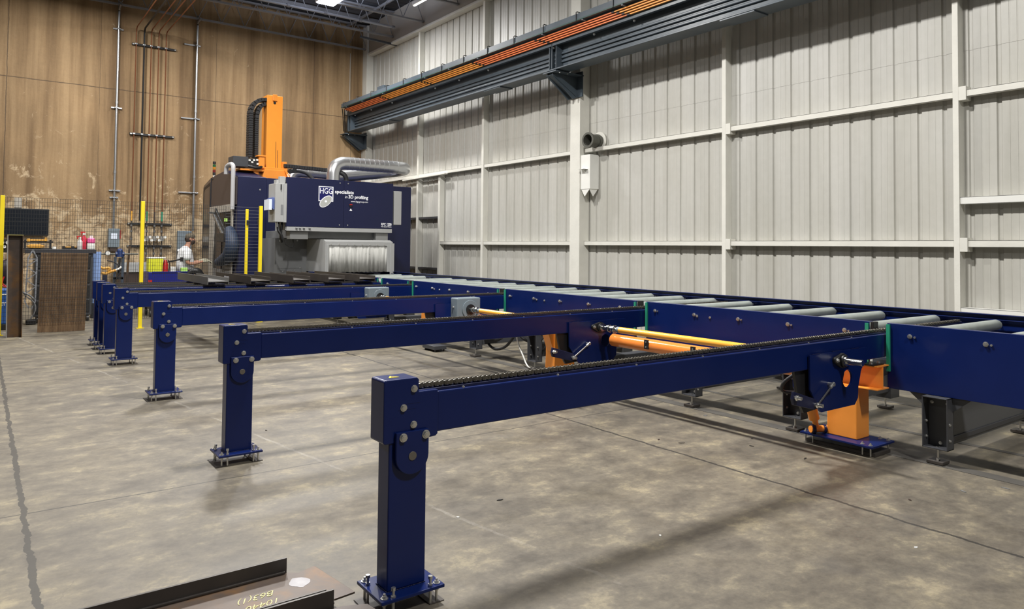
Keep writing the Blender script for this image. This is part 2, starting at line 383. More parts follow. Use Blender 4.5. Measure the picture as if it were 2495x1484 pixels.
def text(body, size, name, m, parent, loc, ux, uy, depth=.002, shear=0, align='LEFT', bold=0, spacing=1, width=None):
    cu = bpy.data.curves.new('t', 'FONT'); cu.body = body; cu.size = size; cu.extrude = 0; cu.shear = shear; cu.align_x = align; cu.offset = bold
    cu.space_character = spacing; cu.resolution_u = 3
    to = bpy.data.objects.new('t', cu); COL.objects.link(to)
    me = bpy.data.meshes.new_from_object(to.evaluated_get(bpy.context.evaluated_depsgraph_get()))
    COL.objects.unlink(to); bpy.data.objects.remove(to)
    ux, uy = Vector(ux).normalized(), Vector(uy).normalized(); un = ux.cross(uy); o = Vector(loc)
    kx = 1
    if width:
        xs = [v.co.x for v in me.vertices]; kx = width/(max(xs)-min(xs))
    out = M(); vs = [o+ux*v.co.x*kx+uy*v.co.y+un*depth for v in me.vertices]
    n = len(vs); fs = [tuple(p.vertices) for p in me.polygons]
    out.add(vs, fs); bpy.data.meshes.remove(me)
    ob = out.build(name, m, parent)
    s = ob.modifiers.new('thickness', 'SOLIDIFY'); s.thickness = depth*.8; s.offset = 0
    return ob
def rect(x0, x1, z0, z1): return [(x0, z0), (x1, z0), (x1, z1), (x0, z1)]
def circ(cx, cz, r, n=28, a0=0, a1=2*pi, close=True):
    return [(cx+r*cos(a0+(a1-a0)*i/(n if close else n-1)), cz+r*sin(a0+(a1-a0)*i/(n if close else n-1))) for i in range(n)]
def ibeam(m, a, b, w, h, tf, tw, up=(0, 0, 1)):
    # a,b = centre-line ends; h measured along up, w across
    a, b, u = Vector(a), Vector(b), Vector(up)
    m.bar(a+u*(h/2-tf/2), b+u*(h/2-tf/2), w, tf, up); m.bar(a-u*(h/2-tf/2), b-u*(h/2-tf/2), w, tf, up); m.bar(a, b, tw, h-2*tf, up)
    return m

# ============================================================ THE BUILDING
struct(M().box(-9, 9.95, -8, 21.3, -.2, 0).build('floor', FLOOR))
struct(M().box(-9, 9.95, 21.0, 21.3, 0, 8.6).build('wall_back', BACK))
# ribbed cladding of the right wall (x = 9.8), ribs pressed outward every 305 mm, two lapped courses
def cladding(y0, y1, z0, z1, x):
    m = M(); prof = []; y = y0; p = .3048; first = math.floor(y0/p)*p+.10
    pts = [(y0, 0)]; c = first
    while c < y1:
        for dy, dx in ((-.030, 0), (-.018, .024), (.018, .024), (.030, 0), (.098, 0), (.102, .003), (.110, .003), (.114, 0), (.180, 0), (.184, .003), (.192, .003), (.196, 0)):
            if y0 < c+dy < y1: pts.append((c+dy, dx))
        c += p
    pts.append((y1, 0))
    vs = [(x+dx, yy, z0) for yy, dx in pts]+[(x+dx, yy, z1) for yy, dx in pts]; n = len(pts)
    m.add(vs, [(i, i+1, n+i+1, n+i) for i in range(n-1)])
    return m
wr = cladding(-8, 21, .0, 4.03, 9.8); up_ = cladding(-8, 21, 4.0, 8.3, 9.797)
wr.v += []; o = len(wr.v); wr.v += up_.v; wr.f += [[i+o for i in f] for f in up_.f]; wr.mi += up_.mi
wr.box(9.86, 9.95, -8, 21, 0, 8.6)
struct(wr.build('wall_right', PANEL))
# roof deck with shallow corrugation
rd = M(); ys = [(-8+i*.15, (.04 if (i//1) % 2 else 0)) for i in range(196)]
rd.add([(-9, y, 8.42+d) for y, d in ys]+[(9.95, y, 8.42+d) for y, d in ys], [(i, i+1, 196+i+1, 196+i) for i in range(195)])
rd.box(-9, 9.95, -8, 21.3, 8.5, 8.6)
struct(rd.build('ceiling', ROOFM))
trimn = [0]
def trim(m, mt, bevel=.006):
    trimn[0] += 1; return struct(m.build('trim_%d' % trimn[0], mt, bevel=bevel))
# liner fascia under the eave, with its bottom angle
f = M().box(9.62, 9.79, 10.7, 21, 7.52, 8.42); trim(f, SOFFIT)
f = M().box(9.58, 9.79, 5.0, 21, 7.45, 7.52); trim(f, CREAM)
# wall columns: (front x, y0, y1, top)
def column(xf, y0, y1, z1=8.4, m=CREAM):
    c = M(); ym = (y0+y1)/2; t = .014
    c.box(xf, xf+t, y0, y1, 0, z1).box(9.79-t, 9.79, y0, y1, 0, z1).box(xf+t, 9.79-t, ym-.006, ym+.006, 0, z1)
    return c
def boxcolumn(xf, y0, y1, z1=8.4): return M().box(xf, 9.79, y0, y1, 0, z1)
trim(boxcolumn(9.53, 10.68, 10.97), CREAM)
trim(boxcolumn(9.56, 20.68, 20.99), CREAM)
for y0, y1 in ((7.28, 7.355), (3.838, 3.905), (14.25, 14.34), (17.44, 17.53), (-.2, -.13)):
    c = M(); c.box(9.64, 9.652, y0, y1, 0, 8.0).box(9.652, 9.79, y0, y0+.012, 0, 8.0).box(9.652, 9.675, y1-.012, y1, 0, 8.0)
    trim(c, CREAM, .003)
c = M().box(9.64, 9.79, 16.27, 16.36, 0, 3.42); trim(c, CREAM)      # door post of the framed opening
# horizontal girts (C-sections with a lip)
def girt(y0, y1, z, h=.085, d=.13, m=CREAM):
    g = M(); x0 = 9.79-d
    g.box(x0, 9.79, y0, y1, z+h-.008, z+h).box(x0, x0+.008, y0, y1, z, z+h).box(x0, x0+.05, y0, y1, z, z+.008)
    trim(g, m, .002)
for z in (1.555, 3.40):
    for y0, y1 in ((-8, -.2), (-.13, 3.838), (3.905, 7.28), (7.355, 10.68), (10.97, 14.25), (14.34, 17.44 if z > 3 else 16.27)):
        girt(y0, y1, z)
girt(17.53, 20.68, 3.40)
girt(-.13, 3.838, 2.08, .09, .13, WHITE)
girt(-.13, 3.838, .72, .10, .14, WHITE)
for z in (.88, 2.24): girt(16.40, 20.68, z, .06, .12, ANTH)
trim(M().bar((9.60, 15.9, 3.385), (9.60, 18.2, 3.36), .10, .035), CREAM)
# clip angles where the girts meet the columns
for y in (3.838, 7.28):
    for z in (1.50, 3.36): trim(M().box(9.64, 9.79, y-.085, y, z, z+.17), CREAM, .003)

# open-web roof joists, one trim each
def joist(y, zb=7.65, zt=8.38, x0=-6, x1=9.6):
    m = M()
    m.bar((x0, y-.02, zb), (x1, y-.02, zb), .035, .045).bar((x0, y+.025, zb), (x1, y+.025, zb), .035, .045)
    m.bar((x0, y, zt), (x1, y, zt), .09, .05)
    n = int((x1-x0)/.62); s = (x1-x0)/n
    for i in range(n):
        xa = x0+i*s; m.cyl((xa, y, zb), (xa+s/2, y, zt), .011, 6).cyl((xa+s/2, y, zt), (xa+s, y, zb), .011, 6)
    return trim(m, TRUSS, 0)
for y in (20.78, 19.0, 17.2, 15.4, 13.6, 11.8): joist(y)
for y in (20.0, 16.4): trim(M().box(-6, 9.6, y-.05, y+.05, 8.30, 8.40), TRUSS)
for x in (1.0, 5.2, 9.0): trim(M().bar((x, 9, 8.33), (x, 21, 8.33), .05, .07), TRUSS)
trim(M().bar((8.6, 19.1, 7.50), (9.78, 19.1, 7.46), .05, .06), ANTH)

# ============================================================ SERVICES ON THE WALLS AND CEILING
t = empty('sprinkler_pipe', (5, 18.6, 7.8), 'grey sprinkler pipe with couplings running across under the dark roof', 'pipe')
M().cyl((-5, 18.6, 7.80), (9.4, 18.6, 7.80), .035, 12).build('pipe', PIPEGREY, t, smooth=40)
for i in range(9): M().cyl((1.2+i*1.02, 18.6, 7.80), (1.28+i*1.02, 18.6, 7.80), .05, 12).build('coupling', TRUSS, t, smooth=40)
# high-bay lights: a housing with a lens below
def highbay(x, y, long=1.0, label='', rot=0, mt=None):
    t = empty('high_bay_light_fixture', (x, y, 7.63), label, 'ceiling light', 'high bay lights under the roof joists')
    hx, hy = (.25 if mt is None else .05, long/2)
    M().box(x-hx, x+hx, y-hy, y+hy, 7.65, 7.74).build('housing', WHITE, t, bevel=.01)
    M().box(x-hx+.03, x+hx-.03, y-hy+.03, y+hy-.03, 7.63, 7.65).build('lens', mt or LENS, t)
    for s in (-1, 1): M().cyl((x, y+s*hy*.7, 7.74), (x, y+s*hy*.7, 8.42), .006, 6).build('hanger', GALV, t)
    return t
for lx, ly, lp in LAMPS:
    if (lx, ly) == (6.9, 17.0):
        highbay(lx, ly, 1.0, 'bright high bay light glaring at the top edge above the orange column')
highbay(8.75, 15.6, 1.2, 'slim ceiling light fixture beside the beige eave panel at the top edge', mt=LENS2)

# two galvanised conduits on the back wall with strut brackets
def conduit(x, z0, lab, struts):
    t = empty('conduit', (x, 20.92, z0), lab, 'pipe', 'galvanised conduits on the brown wall')
    M().tube([(x, 20.92, z0), (x, 20.92, 7.35), (x, 20.90, 7.50), (x, 20.86, 7.58), (x, 20.6, 7.62)], .03, 12, 2).build('pipe', GALV, t, smooth=50)
    for z in (5.1, 3.3): M().cyl((x, 20.92, z), (x, 20.92, z+.07), .038, 12).build('coupling', GALV, t, smooth=50)
    for z, a, b in struts:
        M().box(x-a, x+b, 20.955, 20.995, z-.02, z+.02).box(x-.045, x+.045, 20.87, 20.95, z-.012, z+.012).build('strut_bracket', GALV, t, bevel=.004)
conduit(2.73, 1.88, 'galvanised conduit rising from the grey disconnect box up the brown wall', [(5.0, .12, .13), (2.86, .12, .14), (2.68, .10, .10), (7.05, .12, .12)])
conduit(4.64, 1.86, 'galvanised conduit rising behind the machine tower nearest the copper pipes', [(4.93, .36, .12), (2.90, .38, .12), (6.95, .32, .1)])
for i, x in enumerate((3.14, 3.50, 3.68, 3.86)):
    z0 = 2.1
    pts = [(x, 20.90, z0), (x, 20.90, 7.02), (x, 20.86, 7.12), (x, 20.78, 7.16), (x, 17.0, 7.17)]
    t = M().tube(pts, .014, 8).build('copper_pipe', COPPER, smooth=50)
    tag(t, ['copper pipe left of the black pipe on the brown wall', 'copper pipe just right of the black pipe on the brown wall', 'second copper pipe right of the black pipe on the brown wall', 'rightmost of the copper pipes on the brown wall'][i], 'pipe', 'copper gas pipes up the brown wall')
t = M().tube([(3.33, 20.90, 2.1), (3.33, 20.90, 7.02), (3.33, 20.86, 7.12), (3.33, 20.78, 7.16), (3.33, 17.0, 7.17)], .022, 10).build('black_pipe', BLACK, smooth=50)
tag(t, 'single black pipe running up the brown wall among the copper pipes', 'pipe')
for z, lab in ((6.73, 'upper black strut rail clamping the copper pipes'), (4.37, 'middle black strut rail clamping the copper pipes'), (2.02, 'lower black strut rail above the pressure regulators'), (1.44, 'lowest dark strut rail beneath the pressure regulators')):
    t = empty('strut_rail', (3.6, 20.96, z), lab, 'bracket', 'black strut rails on the brown wall')
    M().box(3.05, 4.12, 20.94, 20.998, z-.028, z+.028).build('rail', BLACK, t, bevel=.004)
    for x in (3.14, 3.33, 3.50, 3.68, 3.86): M().box(x-.03, x+.03, 20.875, 20.94, z-.02, z+.02).build('pipe_clamp', GALV if z > 3 else BLACK, t, bevel=.004)
    for x in (3.08, 4.09): bolt(t, (x, 20.94, z), (0, -1, 0), .014, .01)
# regulator drops under the pipes
for i, (x, c) in enumerate(((3.14, TOOLOR), (3.50, GREEN), (3.68, DKBROWN), (3.86, GREEN))):
    t = empty('gas_regulator_drop', (x, 20.90, 1.1), ['regulator line with a yellow sleeve beneath the leftmost copper pipe', 'regulator line with green sleeve nearest the yellow fence post', 'regulator line with dark sleeve between the two green ones', 'regulator line with green sleeve farthest right on the wall'][i], 'pipe fitting', 'regulator drops below the copper pipes')
    M().cyl((x, 20.9, 2.1), (x, 20.9, 2.35), .020, 10).build('sleeve', c, t, smooth=40)
    M().cyl((x, 20.9, 1.05 if i else 1.45), (x, 20.9, 2.1), .013, 8).build('pipe', MILL, t, smooth=40)
    for z in (1.95, 1.80, 1.60, 1.36, 1.22):
        if i or z > 1.5: M().cyl((x, 20.9, z), (x, 20.9, z+.055), .028, 8).build('fitting', GALV, t, smooth=30)
    if i:
        M().cyl((x, 20.87, 1.62), (x, 20.80, 1.62), .045, 14).cyl((x, 20.9, 1.62), (x, 20.9, 1.70), .05, 12).build('regulator_body', ZINC, t, smooth=30)
        M().cyl((x+.07, 20.84, 1.68), (x+.07, 20.80, 1.68), .036, 16).build('gauge', WHITE, t, smooth=30)
        M().cyl((x-.07, 20.84, 1.60), (x-.07, 20.80, 1.60), .036, 16).build('gauge', WHITE, t, smooth=30)
# disconnect box
t = empty('disconnect_box', (2.74, 20.85, 1.40), 'grey electrical disconnect box with white labels below the left conduit', 'electrical box')
M().box(2.61, 2.87, 20.84, 20.99, 1.40, 1.88).build('enclosure', GEAR, t, bevel=.012)
M().box(2.875, 2.90, 20.88, 20.92, 1.62, 1.84).build('switch_handle', RED, t, bevel=.005)
M().box(2.67, 2.81, 20.836, 20.84, 1.62, 1.76).build('label', PAPER, t)
M().box(2.66, 2.82, 20.87, 20.98, 1.30, 1.40).build('cable_gland', DKBROWN, t, bevel=.01)
t = empty('electrical_panel', (4.4, 20.9, .2), 'tall grey electrical panel on the brown wall behind the worker', 'electrical box')
M().box(4.25, 4.60, 20.86, 20.99, .25, 1.86).build('enclosure', GEAR, t, bevel=.01)
M().box(4.29, 4.315, 20.845, 20.86, 1.1, 1.3).build('latch', ZINC, t)
t = M().box(8.98, 9.10, 20.93, 21.0, 5.55, 5.75).build('junction_box', SOFFIT, bevel=.01); tag(t, 'small beige junction box high on the brown wall near the corner', 'junction box')
t = M().tube([(9.13, 20.96, 5.65), (9.13, 20.96, 7.5)], .015, 8).build('thin_conduit', SOFFIT, smooth=50); tag(t, 'thin beige conduit above the small junction box near the corner', 'pipe')
# tv
t = empty('wall_television', (.86, 20.9, 1.67), 'black flat television hanging on the brown wall behind the mesh fence', 'television')
M().box(.40, 1.33, 20.86, 20.93, 1.67, 2.32).build('housing', BLACK, t, bevel=.008)
M().box(.42, 1.31, 20.855, 20.86, 1.69, 2.30).build('screen', SCREEN, t)
M().box(.7, 1.0, 20.93, 20.995, 1.9, 2.15).build('wall_bracket', BLACK, t)
t = M().box(.63, .78, 20.96, 21.0, 2.34, 2.58).build('wall_notice', SOFFIT); tag(t, 'pale rectangular plate on the brown wall above the television', 'plate')
# duct stub through the right wall and the white bracket below
t = empty('wall_pipe_stub', (9.6, 10.42, 3.5), 'short dirty steel pipe stub poking through the white wall beside the big column', 'pipe')
M().ring((9.46, 10.345, 3.60), (9.74, 10.36, 3.60), .125, .105, 28).build('pipe', DIRTY, t, smooth=40)
M().ring((9.43, 10.343, 3.60), (9.465, 10.346, 3.60), .15, .11, 28).build('pipe_collar', DIRTY, t, smooth=40)
M().ring((9.66, 10.355, 3.60), (9.70, 10.358, 3.60), .138, .12, 28).build('clamp', DIRTY, t, smooth=40)
M().ring((9.75, 10.36, 3.60), (9.765, 10.36, 3.60), .19, .11, 28).build('wall_flange', CREAM, t, smooth=40)
t = empty('column_bracket', (9.6, 10.5, 2.6), 'bright white welded steel bracket on the big column below the pipe stub', 'bracket')
M().box(9.55, 9.79, 10.40, 10.67, 2.66, 3.34).build('plate_box', WHITE, t, bevel=.006)
M().prism([(10.42, 2.66), (10.66, 2.66), (10.56, 2.52)], 'x', 9.56, 9.575).build('lower_gusset', WHITE, t)
M().prism([(9.56, 2.66), (9.78, 2.66), (9.66, 2.52)], 'y', 10.42, 10.435).build('lower_gusset', WHITE, t)
M().prism([(10.46, 3.05), (10.64, 3.05), (10.54, 3.045)], 'x', 9.44, 9.55).build('shelf_plate', WHITE, t)
M().prism([(9.55, 3.045), (9.55, 2.97), (9.45, 3.045)], 'y', 10.53, 10.545).build('shelf_gusset', WHITE, t)
# grey box standing on the crane beam
t = M().box(8.92, 9.16, 18.2, 18.6, 5.60, 6.0).build('crane_end_box', CRANE, bevel=.01); tag(t, 'square grey sheet metal box above the far end of the crane beam', 'box')

# ============================================================ CRANE RUNWAY
t = empty('crane_runway_beam', (9.05, 8, 4.93), 'dark grey crane runway beam running along the white wall on brackets', 'crane beam')
b = M(); ibeam(b, (9.03, -6, 5.22), (9.03, 20.4, 5.22), .36, .54, .025, .016); b.build('beam', CRANE, t, bevel=.004)
M().prism([(8.90, 5.49), (9.16, 5.49), (9.16, 5.54), (9.10, 5.55), (8.96, 5.55), (8.90, 5.54)], 'y', -6, 20.4).build('cap_channel', CRANE, t)
M().box(9.005, 9.055, -6, 20.5, 5.55, 5.60).build('crane_rail', MILL, t, bevel=.006)
b = M()
for z in (5.12, 5.20, 5.28): b.box(8.985, 9.022, -6, 20.3, z-.022, z+.022)
b.build('web_ribs', CRANE, t, bevel=.012)
for y in (10.83, 20.45, 4.9, -.2):
    if y != 4.9:
        s = M(); s.box(8.86, 9.02, y-.2, y-.185, 4.98, 5.46).box(8.86, 9.02, y+.0, y+.015, 4.98, 5.46).box(8.84, 8.86, y-.10, y-.085, 4.98, 5.46)
        s.build('web_stiffener', CRANE, t)
for y in (1.5, 6.5, 12.8, 18.0): M().box(8.86, 9.2, y-.30, y+.30, 4.93, 4.948).build('splice_plate', CRANE, t)
for k, y in enumerate((10.83, 20.78, -.12)):
    s = empty('crane_beam_bracket', (9.3, y, 4.6), ['dark grey welded bracket holding the crane beam on the big white column', 'dark grey welded bracket holding the crane beam at the far corner', 'dark grey crane bracket outside right of the frame'][k], 'bracket', 'brackets under the crane beam')
    M().box(8.82, 9.55, y-.24, y+.16, 4.905, 4.93).build('seat_plate', CRANE, s, bevel=.003)
    M().prism([(8.86, 4.90), (9.54, 4.90), (9.54, 4.52), (9.40, 4.46), (8.88, 4.84)], 'y', y-.09, y-.07).build('gusset', CRANE, s)
    M().prism([(8.86, 4.90), (9.54, 4.90), (9.54, 4.52), (9.40, 4.46), (8.88, 4.84)], 'y', y+.06, y+.08).build('gusset', CRANE, s)
    M().bar((8.86, y, 4.87), (9.50, y, 4.50), .22, .014).build('sloped_flange', CRANE, s)
    M().box(9.50, 9.53, y-.24, y+.2, 4.50, 5.0).build('back_plate', CRANE, s)
    for dx, dy in ((.10, -.2), (.3, -.2), (.1, .13), (.3, .13)): bolt(s, (8.85+dx, y+dy, 4.905), (0, 0, -1), .016, .012)
# insulated conductor rails hung on arms beside the beam, and the cable tray above
PEACH = mat('orange_conductor_cover', (.90, .25, .08), .45, noise=.05)
PEACH2 = mat('light_orange_conductor_cover', (.95, .40, .07), .45, noise=.05)
M().box(8.84, 8.90, -6, 20.4, 5.42, 5.56).build('top_angle', CRANE, t)
t = empty('conductor_rail_set', (8.76, 8, 5.55), 'four orange conductor rails running along the crane beam', 'conductor rail')
M().prism([(8.69, 5.612), (8.70, 5.618), (8.84, 5.500), (8.83, 5.488)], 'y', -6, 20.3).build('backing_strip', CRANE, t)
cuts = [20.3, 17.9, 15.6, 13.3, 11.05, 8.9, 6.9, 4.7, 2.5, 0, -6]
for k in range(4):
    x = 8.70+k*.034; zr = 5.585-k*.030
    for j in range(len(cuts)-1):
        y1, y0 = cuts[j]-k*.09, cuts[j+1]-k*.09
        M().box(x-.014, x+.014, y0+.04, y1, zr-.011, zr+.011).build('rail', PEACH2 if j in (1, 2, 5, 6) else PEACH, t)
        M().box(x-.017, x+.017, y0-.03, y0+.04, zr-.014, zr+.014).build('joint_cap', BLACK, t)
for y in cuts[:-1]+[19.2, 14.5, 9.9]:
    M().bar((8.60, y-.3, 5.615), (8.94, y-.3, 5.615), .03, .03).bar((8.86, y-.3, 5.60), (8.93, y-.3, 5.42), .025, .03).build('support_arm', GEAR, t)
    bolt(t, (8.90, y-.3, 5.40), (-.4, 0, -1), .018, .02)
t = empty('cable_tray', (8.75, 8, 5.63), 'dark grey cable tray with hoop clips above the orange conductor rails', 'cable tray')
M().box(8.60, 8.615, -6, 20.35, 5.63, 5.75).box(8.60, 8.88, -6, 20.35, 5.625, 5.637).box(8.865, 8.88, -6, 20.35, 5.63, 5.74).build('tray', CRANE, t)
M().box(8.63, 8.85, -6, 20.35, 5.64, 5.70).build('flat_cables', BLACK, t)
TEAL = mat('dark_teal_edge', (.012, .06, .05), .4)
M().box(8.592, 8.60, -6, 20.35, 5.622, 5.645).build('edge_strip', TEAL, t)
y = 20.2
while y > 1:
    M().tube([(8.59, y, 5.62), (8.59, y, 5.775), (8.61, y, 5.79), (8.78, y, 5.79)], .009, 6).build('hoop_clip', BLACK, t)
    y -= .95
# safety cables at the far end
for k in range(5):
    M().tube([(8.62+k*.06, 20.32, 5.60), (8.72+k*.05, 20.5, 5.45), (8.86+k*.04, 20.75, 5.0-.03*k)], .014, 6, 3).build('end_cable', BLACK, t, smooth=60)

# ============================================================ CHAIN TRANSFERS
def chain_mesh(x0, x1, y, z, parent):
    m = M(); p = .0254; n = int((x1-x0)/p); w = .0125
    def plate(xa, yy):
        r = .0105; pts = []
        for cx, a0, a1 in ((xa, pi/2, 3*pi/2), (xa+p, -pi/2, pi/2)): pts += circ(cx, z, r, 7, a0, a1, False)
        pts.insert(7, (xa+p/2, z-.0072)); pts.append((xa+p/2, z+.0072))
        m.prism(pts, 'y', yy-.0012, yy+.0012)
    for i in range(n):
        xa = x0+i*p; o = w if i % 2 else w-.0032
        plate(xa, y-o); plate(xa, y+o)
        m.cyl((xa, y-.0085, z), (xa, y+.0085, z), .0079, 8)
        m.cyl((xa, y-w-.003, z), (xa, y+w+.003, z), .0036, 6, caps=True)
    return m.build('chain', CHAIN, parent)
AY = [2.709, 5.146, 7.619, 10.10, 11.19, 11.74, 12.24]
def make_transfer(Y, x_end=6.98, front=False, hung=False):
    t = empty('chain_transfer', (3.4, Y+.05, 0), '', 'conveyor arm', 'dark blue chain transfer arms')
    # head cheek with the neck that grips the beam
    body = [(1.3525, .688), (1.3525, .938), (1.359, .945), (1.507, .945), (1.516, .936), (1.516, .884), (1.611, .884), (1.611, .694), (1.600, .685), (1.5, .681), (1.359, .681)]
    head = M().prism(body, 'y', Y, Y+.124).build('head', NAVY, t, bevel=.004)
    m = M().prism([(1.415, .815), (1.50, .815), (1.50, .8155), (1.415, .8155)], 'y', Y-.0008, Y+.0005)
    m.prism([(1.45, .838), (1.52, .838), (1.52, .8385), (1.45, .8385)], 'y', Y-.0008, Y+.0005).build('slot_edges', NAVY2, head)
    M().prism([(1.395, Y+.045), (1.445, Y+.045), (1.42, Y+.085)], 'z', .9455, .9465).build('warning_sticker', YELLOW, head)
    M().prism([(1.408, Y+.05), (1.432, Y+.05), (1.42, Y+.071)], 'z', .9466, .947).build('warning_symbol', BLACK, head)
    for x, z, r in ((1.492, .899, .0115), (1.443, .824, .0115), (1.491, .749, .0115)): bolt(head, (x, Y, z), (0, -1, 0), r, .008)
    # beam: hollow section with two chain guide lips
    beam = M().prism([(1.611, .70), (1.611, .874), (5.60, .874), (5.60, .70)], 'y', Y+.008, Y+.108).build('beam', NAVY, t, bevel=.006)
    g = M().box(1.52, 5.49, Y+.026, Y+.032, .872, .886).box(1.52, 5.49, Y+.084, Y+.09, .872, .886).box(1.52, x_end-.02, Y+.05, Y+.066, .872, .8885)
    g.build('chain_guide', NAVY2, t, bevel=.0015)
    if x_end > 5.6: M().box(5.5, x_end, Y+.03, Y+.09, .80, .872).build('inner_guide_beam', NAVY2, t)
    chain_mesh(1.50, x_end-.05, Y+.058, .899, t)
    for k in range(7): bolt(beam, (1.75+k*.55, Y+.018, .874), (0, 0, 1), .005, .003)
    # post with its pivot plate, base plate and levelling studs
    post = M().prism([(1.382, Y+.006), (1.560, Y+.006), (1.560, Y+.106), (1.382, Y+.106)], 'z', .076, .69).build('post', NAVY, t, bevel=.006, seg=3)
    pl = [(1.404, .726), (1.404, .623)]+circ(1.481, .623, .077, 15, pi, 2*pi, False)[1:-1]+[(1.558, .623), (1.558, .726)]
    pv = M().prism(pl, 'y', Y-.016, Y+.0).build('pivot_plate', NAVY, t, bevel=.003)
    M().cyl((1.480, Y-.019, .623), (1.480, Y, .623), .0185, 28).build('pivot_pin', DISC, pv, smooth=40, bevel=.001)
    M().prism(circ(1.48, .62, .062, 20), 'y', Y-.0005, Y+.0065).build('pivot_spacer', NAVY2, t)
    for x in (1.435, 1.542): bolt(pv, (x, Y-.016, .7045), (0, -1, 0), .0135, .010)
    bp = M().box(1.325, 1.618, Y-.062, Y+.175, .062, .076).build('base_plate', NAVY, t, bevel=.003)
    w_ = M()
    for i in range(34):
        w_.sphere((1.385+i*.0052, Y+.002+random.uniform(-.001, .001), .0775), random.uniform(.002, .0036), 6, 4)
    for i in range(18): w_.sphere((1.380, Y+.008+i*.0056, .0775), random.uniform(.002, .0034), 6, 4)
    w_.build('weld_bead', WHITE if False else NAVY2, bp, smooth=60)
    for sx in (1.35, 1.593):
        for sy in (Y-.035, Y+.15):
            st = M().cyl((sx, sy, .004), (sx, sy, .096), .0055, 10).cyl((sx, sy, .0762), (sx, sy, .079), .016, 18).cyl((sx, sy, .079), (sx, sy, .087), .010, 6)
            st.cyl((sx, sy, .048), (sx, sy, .058), .010, 6).build('levelling_stud', ZINC, bp, smooth=30)
    for sx, sy in ((1.385, Y-.045), (1.56, Y-.040), (1.35, Y+.12), (1.56, Y+.155)):
        st = M().cyl((sx, sy, .004), (sx, sy, .104), .006, 10).cyl((sx, sy, .104), (sx, sy, .116), .0095, 12).cyl((sx, sy, .0762), (sx, sy, .084), .0105, 6)
        st.build('jack_screw', ZINC, bp, smooth=30)
    for sx in (1.35, 1.593): M().box(sx-.04, sx+.03, Y-.05, Y+.17, 0, .004).build('floor_shim', MILL, t)
    # side plate near the roller conveyor with a lightening hole
    sp = [(4.464, .80), (5.20, .80), (5.21, .79), (5.21, .69)]+[(5.21-.10*sin(a), .595+.10*cos(a)-.005) for a in (.3, .7, 1.1, 1.5)]
    sp += [(5.085, .53), (5.08, .45), (5.035, .406), (4.60, .406), (4.585, .415), (4.47, .57)]
    side = M().prism([sp, circ(4.935, .60, .062, 26)], 'y', Y-.012, Y+.0).build('side_plate', NAVY, t)
    back = M().prism([sp, circ(4.935, .60, .062, 26)], 'y', Y+.108, Y+.118).build('side_plate', NAVY, t)
    wl = M()
    for k in range(3): wl.box(4.50+k*.25, 4.60+k*.25, Y-.010, Y-.002, .800, .8035)
    wl.build('weld_seam', NAVY2, side)
    # lever arm and tie rod
    M().prism([(4.235, .54), (4.25, .585), (4.50, .51), (4.52, .47), (4.49, .44), (4.25, .50)], 'y', Y-.034, Y-.012).build('lever_arm', NAVY2, t, bevel=.003)
    M().prism([(4.35, .70), (4.55, .70), (4.62, .42), (4.46, .41), (4.40, .50)], 'y', Y+.03, Y+.05).build('inner_bracket', BLACK, t)
    rod = M().cyl((4.488, Y-.05, .476), (4.675, Y-.045, .583), .0075, 12); rod.build('tie_rod', STEEL, t, smooth=40)
    M().cyl((4.655, Y-.045, .572), (4.70, Y-.045, .597), .012, 12).cyl((4.688, Y-.058, .590), (4.688, Y-.012, .590), .012, 12).build('rod_end', ZINC, t, smooth=30)
    M().cyl((4.488, Y-.09, .476), (4.488, Y-.034, .476), .013, 12).cyl((4.488, Y-.06, .476), (4.488, Y-.05, .476), .020, 6).build('lever_pin', ZINC, t, smooth=30)
    M().cyl((4.256, Y-.08, .549), (4.256, Y-.034, .549), .012, 12).cyl((4.256, Y-.055, .549), (4.256, Y-.045, .549), .019, 6).build('lever_pin', ZINC, t, smooth=30)
    if front:
        # orange support: post, I beam head and blue foot plate
        M().prism([(5.306, Y+.12), (5.49, Y+.12), (5.49, Y+.355), (5.306, Y+.355)], 'z', .086, .475).build('support_post', ORANGE, t, bevel=.006)
        eb, ep = .62, .52
        ib = M(); ibeam(ib, (5.405, Y-.03, .562), (5.405, Y+eb, .562), .176, .178, .009, .008); ib.build('support_beam', ORANGE, t, bevel=.0015)
        pad = M().box(5.30, 5.46, Y-.01, Y+.10, .6515, .662).build('bearing_pad', BLACK, t, bevel=.002)
        for dx in (5.325, 5.435): bolt(pad, (dx, Y+.02, .662), (0, 0, 1), .010, .009)
        fp = M().box(5.20, 5.53, Y-.05, Y+ep, .070, .086).build('support_base_plate', NAVY, t, bevel=.003)
        for sx in (5.235, 5.495):
            for sy in (Y-.02, Y+.04, Y+ep-.09, Y+ep-.03):
                M().cyl((sx, sy, .01), (sx, sy, .104), .0055, 10).cyl((sx, sy, .0862), (sx, sy, .089), .015, 16).cyl((sx, sy, .089), (sx, sy, .097), .0095, 6).build('levelling_stud', ZINC, fp, smooth=30)
        M().box(5.26, 5.49, Y-.04, Y+ep-.02, 0, .03).build('floor_packing', MILL, t, bevel=.003)
        cy = M().cyl((5.20, Y+.43, .118), (5.33, Y+.37, .118), .026, 14).cyl((5.25, Y+.41, .12), (5.22, Y+.41, .22), .022, 12).cyl((5.22, Y+.41, .20), (5.17, Y+.41, .32), .04, 14)
        cy.build('lift_cylinder', ORANGE, t, smooth=40)
        M().cyl((5.215, Y+.43, .118), (5.235, Y+.415, .118), .040, 16).cyl((5.30, Y+.385, .118), (5.315, Y+.375, .118), .036, 16).build('cylinder_pivot', NAVY2, t, smooth=40)
        M().cyl((5.17, Y+.41, .31), (5.12, Y+.40, .42), .014, 12).build('piston_rod', STEEL, t, smooth=40)
    elif hung:
